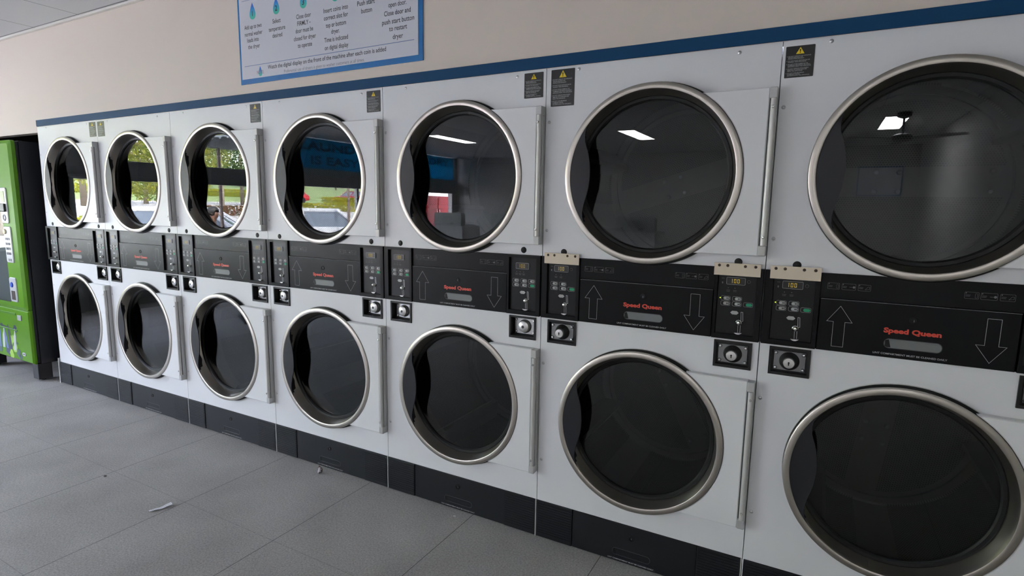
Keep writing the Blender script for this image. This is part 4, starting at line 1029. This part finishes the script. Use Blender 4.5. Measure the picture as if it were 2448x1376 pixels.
def tree(x, y, h_, r_, mm, label, seed, n=15000):
    rr = random.Random(seed); z0 = gz(x)
    t = thing('tree', label, 'tree', (x, y, z0), 0, 'trees beyond the parking area')
    q = MB(); q.tube((0, 0, 0), (0, 0, h_ - r_ * 0.5), 0.14, 10, 0.08)
    for k in range(4):
        a = k * 1.7 + seed; q.tube((0, 0, h_ * 0.45), (math.cos(a) * r_ * 0.6, math.sin(a) * r_ * 0.6, h_ - r_ * 0.4), 0.06, 8, 0.03)
    obj('trunk', q, BARK, t)
    obj('crown', leaves(n, 0, 0, h_ - r_ * 0.35, r_, r_ * 1.05, r_ * 0.95, 0.062 * r_ / 2.0, rr), mm, t, fix=False)
spots = [(-17.0, -10.4, 4.0, 2.5, LGY, 'bushy yellow-green tree behind the short hedge'), (-15.0, -5.2, 4.0, 2.4, LGY, 'bushy yellow-green tree seen past the window column'), (-20.5, -3.5, 5.0, 3.0, LGD, 'deep green bushy tree behind the others at the near end'),
         (-25.0, -11.5, 6.5, 3.2, LGD, 'deep green tree behind the short hedge'), (-31.0, -17.5, 5.0, 2.9, LGY, 'pale bushy tree behind the palm, nearer the street end'), (-31.0, -24.0, 5.0, 2.9, LGD, 'deep green bushy tree behind the palm'),
         (-52, -40, 7.5, 3.0, LGD, 'dark tree on the lawn slope, farthest left'), (-54, -48, 7.5, 3.0, LGD, 'dark tree on the lawn slope behind the maroon sedan'),
         (-56, -57, 8.0, 3.2, LGD, 'dark tree on the lawn slope, last of the row'), (-50, -31, 7.5, 3.0, LGD, 'dark tree on the lawn slope above the reddish shrubs'), (-64, -46, 9.0, 4.2, LGD, 'tall dark tree at the back of the lawn'), (-66, -60, 9.0, 4.2, LGD, 'tallest dark tree at the back corner of the lawn'), (-62, -33, 9.0, 4.0, LGD, 'tall dark tree at the near back of the lawn')]
for i, (x, y, h_, r_, mm, l) in enumerate(spots): tree(x, y, h_, r_, mm, l, i + 1)
def hedge(x, y0, y1, h_, d_, mm, label, seed, name='hedge'):
    rr = random.Random(seed); o = obj(name, leaves(int(900 * abs(y1 - y0) * h_), x, (y0 + y1) / 2, gz(x) + h_ / 2, d_ / 2, abs(y1 - y0) / 2, h_ / 2, 0.075, rr, True), mm, label=label, category='hedge', kind='stuff', fix=False)
hedge(-21.0, -26.5, -19.5, 0.47, 0.8, HGY, 'low clipped yellow hedge along the parking bays', 1)
hedge(-37.0, -42.0, -37.0, 0.75, 0.9, HGY, 'long clipped hedge behind the maroon cars', 2)
hedge(-13.0, -9.6, -5.5, 0.75, 1.0, HGY, 'short yellow hedge near the shop', 3)
hedge(-19.2, -15.9, -13.6, 0.45, 0.6, LGR, 'row of reddish shrubs at the palm foot', 4, 'shrub_row')
hedge(-46.0, -36.0, -20.0, 0.7, 1.0, HGY, 'bright yellow hedge below the lawn', 5)
pl = thing('palm_tree', 'palm tree with a straight pale trunk above reddish shrubs', 'palm tree', (-20.0, -14.95, gz(-20)))
obj('trunk', MB().tube((0, 0, 0), (0, 0, 3.3), 0.12, 12, 0.10), BARK, pl)
for k in range(11):
    a = 2 * PI * k / 11; q = MB()
    for j in range(14):
        t_ = j / 14; rr_ = 2.1 * t_; z = 3.3 + 0.9 * math.sin(t_ * 2.2) - 1.0 * t_ * t_; c = Vector((math.cos(a) * rr_, math.sin(a) * rr_, z)); s2 = Vector((-math.sin(a), math.cos(a), 0)); u = Vector((math.cos(a), math.sin(a), -0.3))
        for sg_ in (-1, 1):
            e_ = c + s2 * sg_ * 0.42 * math.sin(PI * (0.15 + 0.8 * t_)) + u * 0.18 - Vector((0, 0, 0.18)); q.add([c, c + u * 0.07, e_], [(0, 1, 2)])
    obj('frond', q, LGY, pl, fix=False)
def car(name, label, x, y, rz, col, s_=1.0):
    t = thing(name, label, 'car', (x, y, gz(x)), rz)
    P = mat('car_paint', col, 0.25); G = mat('car_glass', (0.08, 0.10, 0.13), 0.08)
    body = [(-2.25, .35), (-2.28, .62), (-2.15, .86), (-1.3, .93), (1.0, .92), (2.05, .78), (2.22, .58), (2.2, .32), (1.72, .28), (1.62, .52), (1.35, .64), (1.08, .52), (.98, .26), (-1.02, .26), (-1.12, .52), (-1.38, .64), (-1.65, .52), (-1.75, .28)]
    m = MB(); m.prism(body, -.86, 0, 0.05); k = MB(); k.prism([(-a, b2) for a, b2 in body], -.86, 0, 0.05)
    m.add([(-a, -b2, c) for a, b2, c in k.v], k.f); obj('car_body', m, P, t)
    lo = [(-1.85, -.79), (1.10, -.79), (1.10, .79), (-1.85, .79)]; up = [(-1.4, -.64), (.45, -.64), (.45, .64), (-1.4, .64)]
    g_ = MB(); g_.add([(a, b2, .88) for a, b2 in lo] + [(a, b2, 1.36) for a, b2 in up], [(0, 1, 5, 4), (1, 2, 6, 5), (2, 3, 7, 6), (3, 0, 4, 7)]); obj('window_glass', g_, G, t)
    r_ = MB(); r_.box(-1.48, .52, -.67, .67, 1.33, 1.42, 0.03)
    for sx in (-1, 1):
        for (xa, xb) in ((-1.85, -1.38), (1.10, .45), (-.45, -.45)):
            r_.tube((xa, sx * .815, .90), (xb, sx * .650, 1.38), 0.045, 6)
    obj('roof', r_, P, t)
    for a in (-1.38, 1.35):
        for b2 in (-.80, .80):
            obj('wheel', MB().tube((a, b2 - .1, .31), (a, b2 + .1, .31), .31, 20), RUBBER, t)
car('parked_car', 'white sedan parked outside the windows, farther from the seated person', -7.7, -9.6, math.radians(-47), (0.80, 0.82, 0.84))
car('parked_car', 'white sedan parked outside the windows, right behind the seated person', -7.9, -5.9, math.radians(-47), (0.80, 0.82, 0.84))
car('parked_car', 'maroon sedan parked before the long hedge', -40.5, -44.5, math.radians(95), (0.18, 0.01, 0.02))
car('parked_car', 'red hatchback parked at the left end of the long hedge', -40.0, -35.0, math.radians(90), (0.35, 0.02, 0.03))
car('parked_car', 'silver car parked beyond the red cabinet', -14.0, -21.5, math.radians(60), (0.45, 0.46, 0.48))
cb = thing('red_cabinet', 'red two-door metal cabinet standing outside the far window', 'cabinet', (-3.75, -9.55, 0))
obj('cabinet_body', MB().box(-.22, .22, -.46, .46, -0.05, 1.62, 0.01), mat('red_paint', (0.50, 0.02, 0.03), 0.35), cb)
for s_ in (-1, 1):
    dq = obj('cabinet_door', MB().box(.221, .235, .02 if s_ > 0 else -.44, .44 if s_ > 0 else -.02, 0.1, 1.58, 0.004), mat('red_door_paint', (0.50, 0.02, 0.03), 0.35), cb)
    obj('handle', MB().box(.236, .25, s_ * .05 - .01, s_ * .05 + .01, 1.2, 1.3), CHROME, dq)
ob = MB(); ob.box(-6.1, -3.12, -5.85, -4.3, 2.50, 2.53)
for i in range(14): ob.box(-6.1 + 0.22 * i, -6.05 + 0.22 * i, -5.85, -4.3, 2.47, 2.50)
tag = obj('shop_awning', ob, mat('grey_corrugated', (0.16, 0.18, 0.19), 0.5), label='grey corrugated awning hung outside above the windows', category='awning')
for y in (-5.40, -9.0):
    o = obj('awning_post', MB().box(-6.025, -5.975, y - .025, y + .025, gz(-6), 2.465, 0.004), mat('brown_post', (0.14, 0.10, 0.08), 0.6))
    o['label'] = 'brown post outside, %s' % ('at the awning corner' if y > -6 else 'beyond the awning by the sedan'); o['category'] = 'post'; o['group'] = 'posts outside the windows'
